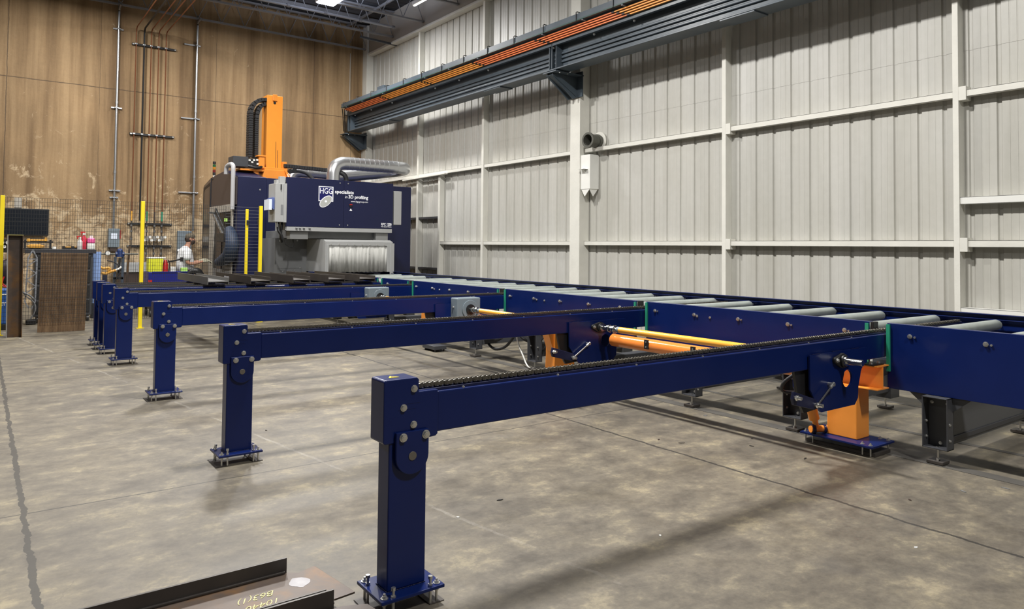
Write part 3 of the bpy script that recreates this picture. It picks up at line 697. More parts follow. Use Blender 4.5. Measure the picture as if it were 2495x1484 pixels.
        M().prism([(4.47, .70), (4.62, .70), (4.63, .60), (4.60, .56), (4.47, .56)], 'y', Y+.20, Y+.34).build('bracket', ORANGE, t, bevel=.004)
    else:
        cp_ = M().prism([(4.47, .70), (4.62, .70), (4.63, .57), (4.72, .46), (4.72, .10), (4.45, .10), (4.47, .46)], 'y', Y+.20, Y+.34).build('support_post', ORANGE, t, bevel=.004)
        M().prism([(4.40, .69), (4.47, .69), (4.47, .50)], 'y', Y+.22, Y+.32).build('gusset', ORANGE, cp_)
        fp = M().box(4.36, 4.80, Y+.14, Y+.40, .070, .10).build('support_base_plate', NAVY, t, bevel=.003)
        for sx in (4.39, 4.77):
            for sy in (Y+.17, Y+.37): M().cyl((sx, sy, 0), (sx, sy, .115), .0055, 10).cyl((sx, sy, .1002), (sx, sy, .110), .012, 6).build('levelling_stud', ZINC, fp, smooth=30)
    if x_end > 5.6: M().box(5.51, 5.58, Y+.092, Y+.118, .80, .957).build('end_plate', BLACK, t, bevel=.002)
    M().tube([(4.74, Y+.2, .66), (4.66, Y+.3, .56), (4.70, Y+.34, .48), (4.86, Y+.3, .46)], .012, 8, 5).build('hose', RUBBER, t, smooth=60)
    return t
def bearing(t, Y, stub):
    fl = []
    for cx, cz, r, a0, a1 in ((4.847, .724, .05, 0, 0),): pass
    pts = circ(4.76, .745, .022, 8, pi*.55, pi*1.45, False)+circ(4.847, .735, .052, 8, pi*1.35, pi*1.65, False)+circ(4.935, .725, .022, 8, -pi*.45, pi*.45, False)+circ(4.847, .735, .052, 8, pi*.35, pi*.65, False)
    fb = M().prism(pts, 'y', Y-.034, Y-.012).build('flange_bearing', BLACK, t, bevel=.004)
    M().ring((4.847, Y-.05, .735), (4.847, Y-.034, .735), .043, .028, 24).build('bearing_housing', BLACK, fb, smooth=40, bevel=.003)
    M().ring((4.847, Y-.064, .735), (4.847, Y-.05, .735), .034, .019, 24).build('bearing_collar', STEEL, fb, smooth=40)
    bolt(fb, (4.765, Y-.034, .744), (0, -1, 0), .011, .010); bolt(fb, (4.93, Y-.034, .726), (0, -1, 0), .011, .010)
    if stub:
        M().cyl((4.847, Y-.17, .735), (4.847, Y-.05, .735), .0215, 28).build('stub_shaft', STEEL, t, smooth=40, bevel=.0015)
def gearbox(t, Y):
    g = M().box(4.68, 5.02, Y-.17, Y-.012, .60, .875).build('gearbox', GEAR, t, bevel=.014, seg=3)
    M().prism([circ(4.86, .735, .112, 30)], 'y', Y-.184, Y-.17).build('gearbox_face', GEAR, g, bevel=.004)
    M().ring((4.86, Y-.20, .735), (4.86, Y-.184, .735), .062, .03, 28).build('seal_ring', BLACK, g, smooth=40)
    for x in (4.92, 4.96): M().cyl((x, Y-.09, .875), (x, Y-.09, .886), .006, 8).build('plug', ZINC, g)
    bolt(g, (4.68, Y-.08, .76), (-1, 0, 0), .012, .01)
names = ['nearest dark blue chain transfer arm with the large head and post in front', 'second dark blue chain transfer arm from the front, with an amber drive shaft coupling', 'third dark blue chain transfer arm from the front, with a grey gearbox on it', 'fourth dark blue chain transfer arm, in front of the loaded steel beams',
         'fifth dark blue chain transfer arm, under the near ends of the beams', 'sixth dark blue chain transfer arm, second from the back of the row', 'rearmost dark blue chain transfer arm nearest the mesh fence']
arms = [make_transfer(AY[0], front=True)]
arms.append(make_transfer(AY[1]))
proto = make_transfer(AY[2], hung=True); arms.append(proto)
arms.append(place(proto, dy=AY[3]-AY[2]))
short = make_transfer(AY[4], 5.50, hung=True); arms.append(short)
for i in (5, 6): arms.append(place(short, dy=AY[i]-AY[4]))
for a, n in zip(arms, names): a['label'] = n
bearing(arms[0], AY[0], True); bearing(arms[1], AY[1], False); gearbox(arms[2], AY[2]); gearbox(arms[3], AY[3])
# drive shafts between neighbouring arms
for k, lab in ((0, 'long amber drive shaft between the first and second transfer arms'), (1, 'amber drive shaft between the second and third transfer arms'), (2, 'amber drive shaft between the third and fourth transfer arms')):
    ya, yb = AY[k], AY[k+1]; c = 4.847; z = .735; yf = yb-(.064 if k == 0 else .20)
    t = empty('drive_shaft', (c, (ya+yb)/2, z), lab, 'drive shaft', 'drive shafts linking the transfer arms')
    M().cyl((c, ya+.20, z), (c, yf-.23, z), .0285, 28).build('shaft_tube', AMBER, t, smooth=40)
    M().cyl((c, yf-.25, z), (c, yf, z), .0215, 20).build('shaft_end', STEEL, t, smooth=40)
    for d, r in ((-.10, .036), (-.135, .030), (-.17, .038)): M().ring((c, yf+d, z), (c, yf+d+.026, z), r, .021, 24).build('coupling_ring', STEEL, t, smooth=40, bevel=.003)
    M().cyl((c, yf-.245, z), (c, yf-.20, z), .028, 24).build('coupling_sleeve', GEAR, t, smooth=40)
    M().cyl((c, ya+.118, z), (c, ya+.20, z), .03, 24).build('coupling_sleeve', GEAR, t, smooth=40)
for k, lab in ((0, 'glossy orange round shaft cover between the first two transfer arms'), (1, 'glossy orange round shaft cover between the second and third transfer arms')):
    ya, yb = AY[k], AY[k+1]; c = 4.995
    t = empty('shaft_cover', (c, (ya+yb)/2, .56), lab, 'tube', 'orange round covers beside the drive shafts')
    M().cyl((c, ya+.2, .607), (c, yb-(.06 if k == 0 else .20), .607), .060, 36).build('cover_tube', ORANGE2, t, smooth=40)
    for y in (ya+.62, ya+1.35, yb-.55):
        h = M().box(c-.070, c-.056, y-.025, y+.025, .58, .665).build('hinge', BLACK, t, bevel=.002)
        for q in (.60, .645): bolt(h, (c-.070, y, q), (-1, 0, 0), .005, .003)
    M().bar((c+.05, ya+.12, .57), (c+.05, yb-.02, .57), .03, .03).build('carrier_bar', ORANGE, t)

# ============================================================ ROLLER CONVEYOR
t = empty('roller_conveyor', (6.3, 5, 0), 'long dark blue roller conveyor leading into the cutting machine', 'conveyor')
ZT, ZB = .958, .4735
gaps = [(y-.012, y+.122) for y in AY[:5]]
edges = [-1.2]
for a, b in gaps: edges += [a, b]
edges.append(14.6)
RY = [2.533+.4964*k for k in range(-6, 25)]
for j in range(0, len(edges), 2):
    y0, y1 = edges[j], edges[j+1]
    prof = [(5.505, ZB), (5.505, ZT), (5.56, ZT), (5.56, ZT-.007), (5.512, ZT-.007), (5.512, ZB+.007), (5.56, ZB+.007), (5.56, ZB)]
    pr = M(); n = len(prof)
    pr.add([(x, y0, z) for x, z in prof]+[(x, y1, z) for x, z in prof], [(i, (i+1) % n, n+(i+1) % n, n+i) for i in range(n)]+[(0, 1, 4, 5), (1, 2, 3, 4), (5, 6, 7, 0), (n, n+5, n+4, n+1), (n+1, n+4, n+3, n+2), (n+5, n, n+7, n+6)])
    rl = pr.build('side_rail', NAVY, t, bevel=.002)
    for y in RY:
        if y0+.03 < y < y1-.03:
            M().hexbolt((5.505, y, .874), (-1, 0, 0), .013, .010).cyl((5.497, y-.035, .871), (5.505, y-.035, .871), .008, 8).build('axle_bolt', ZINC, rl, smooth=30)
    if y1-y0 > 1.5:
        for yy in ((y0+y1)/2+.35, (y0+y1)/2+.50): bolt(rl, (5.505, yy, .862), (-1, 0, 0), .009, .006)
    if j > 0: M().box(5.493, 5.5045, y0+.004, y0+.03, .60, .945).build('guide_strip', GREEN, rl)
    if j < len(edges)-2: M().box(5.490, 5.5045, y1-.024, y1+.001, .60, .95).build('guide_strip', GREEN, rl)
fr = M(); prof = [(7.16, ZB), (7.16, ZT), (7.10, ZT), (7.10, ZT-.007), (7.153, ZT-.007), (7.153, ZB+.007), (7.10, ZB+.007), (7.10, ZB)]; n = 8
fr.add([(x, -1.2, z) for x, z in prof]+[(x, 14.6, z) for x, z in prof], [(i, (i+1) % n, n+(i+1) % n, n+i) for i in range(n)])
fr.box(7.06, 7.10, -1.2, 14.6, ZT-.045, ZT-.04)
fr = fr.build('far_side_rail', NAVY, t, bevel=.002)
for y in RY:
    if abs(y-11.97) < .05 or y > 13.9: continue
    M().cyl((5.53, y, .874), (7.075, y, .874), .0445, 28).build('roller', ROLLER, t, smooth=40, bevel=.004)
    M().cyl((7.075, y, .874), (7.15, y, .874), .012, 10).build('roller_axle', ZINC, t, smooth=40)
# legs: open frame box with cross beam and levelling feet
def foot(x, y, parent, top):
    f = M().box(x-.055, x+.055, y-.055, y+.055, .006, .028).build('foot_pad', MILL, parent, bevel=.003)
    M().cyl((x, y, .02), (x, y, top), .008, 10).cyl((x, y, .028), (x, y, .040), .014, 6).cyl((x, y, top-.012), (x, y, top), .014, 6).cyl((x-.03, y-.01, .028), (x-.03, y-.01, .045), .009, 6).build('foot_screw', ZINC, f, smooth=30)
PANELG = mat('leg_panel_grey', (.10, .103, .108), .45)
def leg(y, full):
    x0, x1 = 5.44, 5.54; y0, y1 = y-.085, y+.085; z0, z1 = .11, ZB-.002
    L = M(); tk = .008
    L.box(x1-tk, x1, y0, y1, z0, z1).box(x0, x1, y0, y0+tk, z0, z1).box(x0, x1, y1-tk, y1, z0, z1).box(x0, x1, y0, y1, z1-tk, z1).box(x0, x1, y0, y1, z0, z0+tk)
    lg = L.build('support_leg', ANTH, t, bevel=.002)
    M().prism([(x1, z1), (x1+.12, z1), (x1, z1-.10)], 'y', y0, y0+.006).build('gusset', ANTH, lg)
    M().prism([(y0, z1), (y0-.12, z1), (y0, z1-.10)], 'x', x1-.02, x1-.012).build('gusset', ANTH, lg)
    M().prism([(y1, z1), (y1+.12, z1), (y1, z1-.10)], 'x', x1-.02, x1-.012).build('gusset', ANTH, lg)
    if full: M().box(x1, 6.95, y0+.03, y0+.038, .13, z1).build('cross_panel', PANELG, lg)
    M().box(x1, 7.10, y0+.02, y1-.02, .15 if full else .17, .19 if full else .33).build('cross_beam', ANTH, lg, bevel=.005)
    M().box(6.93, 7.10, y0, y1, .11, z1).build('far_leg', ANTH, lg, bevel=.004)
    for yy, zz in ((y0+.035, z1-.05), (y1-.03, z1-.05), (y, z0+.03)): bolt(lg, (x1-tk, yy, zz), (-1, 0, 0), .009, .006)
    for zz in (.18, .29): bolt(lg, (x0+.03, y0, zz), (0, -1, 0), .008, .006); bolt(lg, (x0+.05, y1-tk, zz), (0, -1, 0), .008, .006)
    foot(5.49, y, lg, .12); foot(7.0, y, lg, .12)
for k, y in enumerate((1.2, 2.34, 3.45, 4.53, 5.75, 6.95, 8.25, 9.3, 10.85, 13.0)): leg(y, k == 1)
# hoses and junction hardware under the second bay
hz = empty('hose_bundle', (5.9, 7.0, 0), 'black looping hoses with steel couplings hanging beneath the conveyor', 'hose')
for pts in ([(5.75, 8.4, .45), (5.7, 8.3, .22), (5.62, 8.0, .13), (5.6, 7.7, .2), (5.6, 7.45, .42)], [(5.8, 8.2, .45), (5.7, 8.1, .3), (5.62, 7.95, .25), (5.6, 7.75, .33), (5.6, 7.7, .46)],
            [(5.6, 7.2, .46), (5.6, 7.1, .33), (5.57, 6.9, .25), (5.5, 6.75, .30), (5.45, 6.62, .38)], [(5.7, 7.6, .40), (5.65, 7.4, .33), (5.62, 7.2, .31), (5.6, 7.0, .36)]):
    M().tube(pts, .018, 8, 6).build('hose', RUBBER, hz, smooth=60)
M().tube([(5.62, 7.5, .46), (5.6, 7.45, .3), (5.58, 7.3, .12), (5.5, 7.1, .03), (5.4, 6.8, .012)], .010, 8, 6).build('white_cable', WHITE, hz, smooth=60)
M().cyl((5.6, 7.22, .40), (5.6, 7.18, .34), .022, 8).cyl((5.44, 6.66, .355), (5.46, 6.60, .39), .02, 8).build('coupling', ZINC, hz, smooth=30)
cb = M().box(5.22, 5.42, 8.9, 9.25, .03, .085).box(5.24, 5.26, 8.92, 8.94, 0, .03).box(5.38, 5.40, 8.92, 8.94, 0, .03).box(5.24, 5.40, 9.2, 9.22, 0, .03).build('floor_box', ANTH, bevel=.004); tag(cb, 'low dark box on the floor beneath the far end of the conveyor', 'box')
# thin dark strips lying flat on the floor along the conveyor
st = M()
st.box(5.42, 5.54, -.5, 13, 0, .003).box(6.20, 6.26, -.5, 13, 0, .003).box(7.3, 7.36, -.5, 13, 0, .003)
tag(st.build('floor_strip', mat('dark_floor_strip', (.075, .07, .062), .6, noise=.3, nscale=6)), 'thin dark strips lying flat on the floor under the conveyor', 'strip')

# ============================================================ STEEL BEAMS ON THE TRANSFERS
GR = 'steel beams lying across the rear transfer arms'
fx = [(2.66, 2.96), (3.27, 3.57), (3.92, 4.20), (4.49, 4.78), (5.02, 5.31)]
bl = ['leftmost of the five steel beams lying across the rear transfer arms', 'second steel beam from the left, with white mill marks on its flange', 'middle of the five steel beams lying across the rear transfer arms', 'fourth steel beam from the left on the rear transfer arms', 'rightmost steel beam on the rear transfer arms, next to the rollers']
for i, (a, b) in enumerate(fx):
    y0, y1 = 11.02+.03*random.random(), 13.0
    m = M(); z0 = .914; h = .115
    m.box(a, a+.010, y0, y1, z0, z0+h).box(b-.010, b, y0, y1, z0, z0+h*.85).box(a+.01, b-.01, y0, y1, z0+.040, z0+.049)
    ob = m.build('steel_beam', MILLL if i == 0 else MILL, bevel=.002); tag(ob, bl[i], 'steel beam', GR)
    if i == 1:
        text('AB 3011207S', .055, 'mill_marks', WHITEFL, ob, (a-.001, y0+1.45, z0+.03), (0, -1, 0), (0, 0, 1), .001)

# ============================================================ FOREGROUND BEAM
t = empty('rusty_steel_beam', (.45, 2.35, .4), 'rusty wide flange beam lying flat with yellow handwriting in the front', 'steel beam')
t.location = (.3, 2.92, 0)
w_ = M().prism([(-1.2, 2.74), (1.165, 2.74), (1.175, 2.765), (1.268, 2.775), (1.222, 3.10), (1.14, 3.075), (1.10, 3.105), (-1.2, 3.105)], 'z', .081, .089).build('web', RUST, t, bevel=.001)
M().box(-1.2, 1.10, 3.103, 3.115, .015, .152).build('flange', MILL, t, bevel=.0015)
M().box(-1.2, 1.128, 2.731, 2.741, .015, .152).build('flange', MILL, t, bevel=.0015)
M().prism([(-1.2, .089), (1.09, .089), (1.09, .101), (-1.2, .101)], 'y', 3.091, 3.103).build('fillet', MILL, w_, bevel=.004)
gp = M(); cx, cy = 1.105, 2.985
pr_ = [1.5, 1.3, 1.1, .95, .9, .95, .85, .8, .9, 1.0, .95, .8, .75, .9, 1.0, .95, 1.1, 1.35]
gp.prism([(cx+.036*q*cos(2*pi*k/18), cy+.052*q*sin(2*pi*k/18)) for k, q in enumerate(pr_)], 'z', .0890, .0896)
gp.build('ground_bright_patch', mat('ground_bright_steel', (.30, .29, .30), .5, metal=.3, noise=.3, nscale=25), w_)
for i, s in enumerate(('B63(1)', '10440\' 4115', 'Uappen')):
    text(s, .058, 'handwriting', CHALK, w_, (1.005, 2.975-.0-i*.072+.0, .0895), (-1, -.04, 0), (.04, -1, 0), .0008, shear=.5, bold=-.0009, spacing=.95)
t = empty('rusty_steel_beam', (.3, 2.55, 0), 'second rusty beam lying alongside, cut off by the bottom edge of the photo', 'steel beam')
M().prism([(-1.2, 2.36), (1.18, 2.36), (1.30, 2.42), (1.27, 2.66), (1.18, 2.70), (-1.2, 2.70)], 'z', .078, .086).build('web', RUST, t, bevel=.001)
M().box(-1.2, 1.152, 2.713, 2.724, .015, .152).build('flange', MILL, t, bevel=.0015)
M().box(-1.2, 1.152, 2.35, 2.361, .015, .152).build('flange', MILL, t, bevel=.0015)
# timber skids carrying the two beams off the floor
for x in (-.6, .75):
    tag(M().box(x-.045, x+.045, 2.30, 3.15, 0, .015).build('timber_skid', WOOD), 'thin timber skid under the rusty beams' if x > 0 else 'thin timber skid under the rusty beams outside the frame', 'timber', 'skids under the rusty beams')

# ============================================================ CUTTING MACHINE
t = empty('profiling_machine', (6.4, 16.0, 0), 'large dark blue steel cutting machine at the far end of the roller conveyor', 'machine')
XL, XR, YB, YK = 4.37, 8.56, 15.83, 18.7
body = M().prism([(YB, .0), (YB, 2.965), (15.9, 2.985), (16.2, 3.03), (16.8, 3.17), (18.0, 3.10), (18.65, 2.945), (YK, 2.9), (YK, 0)], 'x', XL+.02, 5.0).box(5.0, XR, YB, YK, 0, 2.965).build('cabin', NAVY2, t, bevel=.01)
# left side: brown-tinted upper panel, open operator bay, glazed corner
M().prism([(YB+.02, 2.36), (YB+.02, 2.95), (16.2, 3.01), (16.8, 3.15), (17.95, 3.08), (17.95, 2.36)], 'x', XL, XL+.02).build('upper_side_panel', mat('brown_grey_panel', (.055, .045, .048), .35), t, bevel=.004)
M().prism([[(17.97, .05), (17.97, 3.08), (18.6, 2.94), (18.68, 2.88), (18.68, .05)]], 'x', XL-.01, XL+.015).build('glazed_side_door', mat('smoked_glass', (.03, .035, .045), .12, coat=.5), t, bevel=.006)
M().prism([[(18.0, .1), (18.0, 2.98), (18.58, 2.88), (18.63, 2.8), (18.63, .1)], [(18.04, .2), (18.04, 2.9), (18.55, 2.82), (18.59, 2.75), (18.59, .2)]], 'x', XL-.014, XL-.008).build('glazing_seal', BLACK, t)
opn = M().box(XL-.004, XL+.02, 16.12, 17.9, .1, 2.33).build('operator_bay', BLACK, t)
fr = M().box(XL-.03, XL-.005, 17.55, 17.96, .1, 2.22).box(XL-.032, XL-.005, 16.02, 17.96, 2.22, 2.38).box(XL-.03, XL-.005, 16.02, 16.14, .1, 2.22); fr.build('bay_frame', SOFFIT, t, bevel=.004)
M().box(XL-.02, XL-.003, 16.9, 17.3, .7, 1.9).build('brown_inner_panel', DKBROWN, t)
M().box(XL-.03, XL-.005, 16.15, 17.5, .1, .95).build('lower_inner_panel', GREYD, t, bevel=.005)
# control screen on its arm
s = M(); s.bar((XL-.16, 16.9, 2.18), (XL-.08, 16.35, 1.68), .36, .04, (1, 0, .2)); s.build('control_screen', BLACK, t, bevel=.008)
M().bar((XL-.19, 16.93, 2.20), (XL-.17, 16.90, 2.21), .30, .03).bar((XL-.2, 16.92, 2.18), (XL-.12, 16.36, 1.69), .03, .05).build('screen_edge', GALV, t)
M().box(XL-.16, XL, 16.15, 16.75, 1.55, 1.75).build('control_shelf', BLACK, t, bevel=.015)
M().cyl((XL-.10, 16.25, 2.0), (XL-.10, 16.25, 2.07), .035, 12).build('indicator', LENS2 if False else NEONG, t, smooth=40)
M().tube([(XL-.12, 15.90, 1.82), (XL-.12, 15.76, 1.70), (XL-.12, 15.66, 1.50), (XL-.12, 15.80, 1.30), (XL-.12, 16.15, 1.20), (XL-.12, 16.60, 1.12), (XL-.12, 16.80, 1.11)], [.10, .13, .145, .15, .13, .10, .07], 14, 4).build('blue_hose', mat('blue_hose_fabric', (.02, .035, .07), .6, noise=.3, nscale=20), t, smooth=60)
M().bar((XL-.06, 16.22, 1.80), (XL-.06, 16.28, 1.30), .05, .09).build('white_bracket', WHITE, t)
M().sphere((XL-.1, 16.5, .45), .05, 12, 8).build('lamp', WHITE, t, smooth=60)
# pale cable duct pipe with a rounded top
M().tube([(4.32, 15.95, 2.26), (4.32, 15.95, 3.10), (4.32, 15.99, 3.20), (4.31, 16.08, 3.24), (4.29, 16.28, 3.22), (4.28, 16.34, 3.16), (4.28, 16.36, 3.04)], .045, 14, 3).build('cable_duct', mat('pale_grey_duct', (.44, .44, .45), .4), t, smooth=50)
# stack light
sl = M().cyl((4.40, 17.85, 3.05), (4.40, 17.85, 3.14), .022, 12).build('stack_light_stem', WHITE, t, smooth=40)
M().box(4.36, 4.52, 17.80, 17.90, 3.02, 3.05).build('stack_light_bracket', BLACK, t)
for z, mm in ((3.14, BLACK), (3.20, LAMPR), (3.27, LAMPY), (3.33, LAMPG), (3.40, BLACK)): M().cyl((4.40, 17.85, z), (4.40, 17.85, z+.06), .034, 16).build('stack_light_lamp', mm, sl, smooth=40, bevel=.003)
# head box with the front doors
YP = 14.14
M().box(4.86, 7.20, YP+.03, 14.56, 1.80, 2.85).box(5.2, 7.0, 14.56, YB, 1.80, 2.80).build('head_box', GREY, t, bevel=.006)
dl = M().box(4.853, 6.068, YP, YP+.03, 1.875, 2.858).build('front_door_panel', NAVY2, t, bevel=.003)
dr = M().box(6.074, 7.206, YP, YP+.03, 1.875, 2.858).build('front_door_panel', NAVY2, t, bevel=.003)
for x in (5.98, 6.16):
    for z in (2.80, 1.93): bolt(dl if x < 6.07 else dr, (x, YP, z), (0, -1, 0), .010, .006)
M().prism(circ(6.215, 2.345, .035, 20), 'y', YP-.02, YP).build('door_lock', BLACK, dr, bevel=.003)
M().box(6.19, 6.25, YP-.024, YP-.016, 2.355, 2.37).build('lock_red_bar', RED, dr)  # thin red bar across the door lock
M().prism([(6.195, 2.235), (6.255, 2.235), (6.225, 2.285)], 'y', YP-.003, YP-.001).build('warning_triangle', WHITEFL, dr)
for z in (2.72, 2.5, 2.28, 2.06, 1.93): M().box(4.835, 4.856, YP-.004, YP+.012, z-.03, z+.03).build('hinge', BLACK, dl)
# logo: framed square with letters and tilted ellipse
lx0, lx1, lz0, lz1 = 5.520, 5.835, 2.405, 2.715
sq = M().prism([rect(lx0, lx1, lz0, lz1), rect(lx0+.018, lx1-.018, lz0+.018, lz1-.018)], 'y', YP-.0035, YP-.001).build('logo_frame', WHITEFL, dl)
M().box(lx0+.018, lx1-.018, YP-.0025, YP-.001, lz0+.018, lz1-.018).build('logo_field', LOGOBLUE, sq)
text('HGG', .165, 'logo_letters', WHITEFL, sq, (lx0+.022, YP-.003, 2.565), (1, 0, 0), (0, 0, 1), .002, width=.262, bold=.0015)
def ell(cx, cz, a, b, ang, n=36): return [(cx+a*cos(q)*cos(ang)-b*sin(q)*sin(ang), cz+a*cos(q)*sin(ang)+b*sin(q)*cos(ang)) for q in [2*pi*i/n for i in range(n)]]
M().prism(ell(5.675, 2.405, .160, .090, .72), 'y', YP-.0065, YP-.004).build('logo_ellipse_rim', WHITEFL, sq)
M().prism(ell(5.675, 2.405, .146, .076, .72), 'y', YP-.0085, YP-.0065).build('logo_ellipse', LOGOGREY, sq)
M().prism(ell(5.675, 2.405, .025, .024, 0), 'y', YP-.0105, YP-.0085).build('logo_dot', WHITEFL, sq)
text('specialists', .098, 'slogan_lettering', WHITEFL, dl, (5.868, YP-.001, 2.585), (1, 0, 0), (0, 0, 1), .003, bold=.0024, width=.415)
text('in', .085, 'slogan_lettering', WHITEFL, dr, (6.085, YP-.001, 2.492), (1, 0, 0), (0, 0, 1), .003, shear=.3, width=.055)
text('3D profiling', .098, 'slogan_lettering', WHITEFL, dr, (6.165, YP-.001, 2.492), (1, 0, 0), (0, 0, 1), .003, bold=.0024, width=.445)
text('www.hgg-group.com', .052, 'web_address', WHITEFL, dr, (6.225, YP-.001, 2.415), (1, 0, 0), (0, 0, 1), .003, width=.385, bold=0)
text('RPC 1200', .075, 'model_lettering', WHITEFL, dr, (6.925, YP-.001, 1.945), (1, 0, 0), (0, 0, 1), .003, bold=.0018, width=.245)
text('High Speed Plasma', .034, 'model_lettering', WHITEFL, dr, (6.925, YP-.001, 1.908), (1, 0, 0), (0, 0, 1), .003, bold=.0006, width=.245)
M().box(4.875, 7.19, YP+.001, YP+.10, 1.785, 1.868).build('lower_frame_rail', GREY, t, bevel=.006)
for x in (5.05, 5.12, 5.2, 5.32): M().cyl((x, YP-.02, 1.845), (x+.04, YP-.02, 1.845), .014, 8).build('clip', GREYD, t, smooth=30)
M().box(5.0, 7.0, YP+.22, YB, 1.645, 1.80).build('cross_channel', GREYD, t, bevel=.004)
M().box(4.985, 5.36, YP+.115, YP+.30, 1.625, 1.783).build('channel_end', GREY, t, bevel=.006)
M().box(6.86, 7.15, YP+.115, YP+.30, 1.60, 1.783).build('channel_end', GREY, t, bevel=.006)
# lower front: plate, hood, curtain
M().box(4.93, 5.62, 14.98, YB, .1, 1.64).build('lower_front_plate', GREYD, t, bevel=.005)
M().prism([rect(4.98, 5.5, .90, 1.02), rect(4.985, 5.495, .905, 1.015)], 'y', 14.972, 14.98).build('access_hatch', GREYD, t)
for x, z in ((5.03, 1.59), (5.4, 1.6), (5.1, .95), (5.2, .95), (5.35, .97), (5.47, 1.02)): bolt(t, (x, 14.98, z), (0, -1, 0), .012, .008)
hood = M()
hood.prism([(13.93, .95), (13.93, 1.585), (14.05, 1.625), (14.98, 1.64), (14.98, .95)], 'x', 5.605, 5.625)
hood.prism([(13.93, .95), (13.93, 1.585), (14.05, 1.625), (14.98, 1.64), (14.98, .95)], 'x', 7.085, 7.105)
hood.prism([(13.93, 1.50), (13.93, 1.585), (14.05, 1.625), (14.98, 1.64), (14.98, 1.6)], 'x', 5.625, 7.085)
hood.box(5.6255, 5.675, 13.927, 13.95, .95, 1.52).box(6.975, 7.0845, 13.927, 13.95, .95, 1.52)
hood.box(7.04, 7.13, 13.90, 13.93, .9, 1.56)
hood.build('hood', GREY, t, bevel=.004)
cu = M(); n = 90; vs = []
for i in range(n+1):
    x = 5.665+i*(6.985-5.665)/n; vs += [(x, 13.945+.002*sin(i*1.1)+.003*sin(i*.37), 1.50), (x+.01*sin(i*.6), 13.965+.004*sin(i*1.1+.4)+.007*sin(i*.31), .955+.006*sin(i*.9))]
cu.add(vs, [(2*i, 2*i+2, 2*i+3, 2*i+1) for i in range(n)])
c = cu.build('curtain', CURTAIN, t, smooth=80); s_ = c.modifiers.new('thickness', 'SOLIDIFY'); s_.thickness = .004
for i in range(8): bolt(t, (5.72+i*.17, 13.93, 1.525), (0, -1, 0), .009, .005)
M().box(5.68, 5.80, 14.3, 14.5, .95, 1.05).box(5.0, 7.0, 14.6, YB, .3, .9).build('inner_block', BLACK, t)
# grey cabinets at both sides of the head box
c = M().box(4.64, 4.845, YP-.005, 14.56, 1.955, 2.72).build('side_cabinet', GREY, t, bevel=.008)
M().box(4.69, 4.84, YP+.1, 14.4, 2.72, 2.80).box(4.73, 4.84, YP+.02, YP+.12, 2.68, 2.86).build('cabinet_bracket', GREY, c, bevel=.004)
M().cyl((4.745, YP-.02, 2.70), (4.745, YP-.02, 2.60), .012, 8).build('padlock', BLACK, c)
M().box(4.75, 4.82, YP-.008, YP-.005, 2.1, 2.3).build('small_label', GREYD, c)
M().box(4.80, 4.86, YP-.03, YP-.005, 1.95, 2.72).build('hinge_strip', GREY, c, bevel=.003)
M().box(4.585, 4.60, 14.15, 14.5, 2.22, 2.42).box(4.60, 4.64, 14.18, 14.47, 2.20, 2.44).build('document_holder', mat('blue_folder', (.09, .13, .32), .4), t, bevel=.004)
M().box(4.53, 4.585, 14.17, 14.48, 2.19, 2.40).build('papers', PAPER, t)
M().box(7.235, 7.41, YP-.005, 14.56, 1.965, 2.70).build('side_cabinet', GREY, t, bevel=.008)
M().box(7.41, 7.44, 14.2, 14.5, 2.12, 2.40).build('document_holder', PAPER, t)
M().tube([(4.74, 14.25, 1.95), (4.74, 14.22, 1.80), (4.78, 14.2, 1.72), (4.82, 14.2, 1.62)], .03, 8, 4).tube([(4.82, 14.25, 1.95), (4.80, 14.25, 1.70), (4.84, 14.3, 1.56)], .025, 8, 4).build('cable_bunch', BLACK, t, smooth=60)
M().tube([(4.86, 14.2, 1.60), (4.90, 14.18, 1.50), (5.0, 14.2, 1.46), (5.08, 14.3, 1.50), (5.10, 14.4, 1.62)], .010, 6, 5).build('thin_cable', BLACK, t, smooth=60)
M().cyl((4.70, 14.2, 1.955), (4.70, 14.2, 1.86), .018, 8).build('connector', ZINC, t)
# right wing of the body seam and bolts
for z in (1.45, 1.0, 2.7): bolt(t, (4.86, YB, z), (0, -1, 0), .014, .008)
# orange tower on the roof
tw = empty('lifting_column', (5.4, 16.8, 2.97), 'tall orange lifting column rising from the roof of the blue machine', 'machine column')
outer = M().prism([(5.24, 16.67), (5.60, 16.67), (5.60, 17.05), (5.24, 17.05)], 'z', 3.24, 4.97).build('column', AMBER if False else mat('orange_column_paint', (.95, .33, .03), .45, noise=.06), tw, bevel=.008)
M().box(5.36, 5.46, 16.63, 16.67, 4.84, 4.99).build('lifting_lug', ORANGE, outer, bevel=.006)
M().prism(circ(5.41, 4.80, .03, 16), 'y', 16.655, 16.669).build('lug_shadow_hole', BLACK, outer)
M().box(5.455, 5.463, 16.662, 16.67, 3.28, 3.90).box(5.495, 5.503, 16.662, 16.67, 3.28, 3.70).build('groove', DKBROWN, outer)
M().box(5.60, 5.615, 16.75, 16.95, 3.3, 4.9).build('guide_rail', MILL, outer)
M().prism([(5.10, 2.99), (5.74, 2.99), (5.66, 3.22), (5.16, 3.22)], 'y', 16.50, 17.2).build('base', ORANGE, tw, bevel=.006)
M().prism([(5.78, 2.98), (5.70, 2.98), (5.60, 3.22), (5.64, 3.24)], 'y', 16.44, 16.46).prism([(16.3, 2.985), (16.5, 2.985), (16.5, 3.2)], 'x', 5.66, 5.675).build('gusset', ORANGE, tw)
M().box(5.12, 5.70, 16.55, 17.15, 3.22, 3.28).box(5.60, 5.70, 16.60, 16.68, 3.26, 3.44).build('base_flange', ORANGE, tw, bevel=.005)
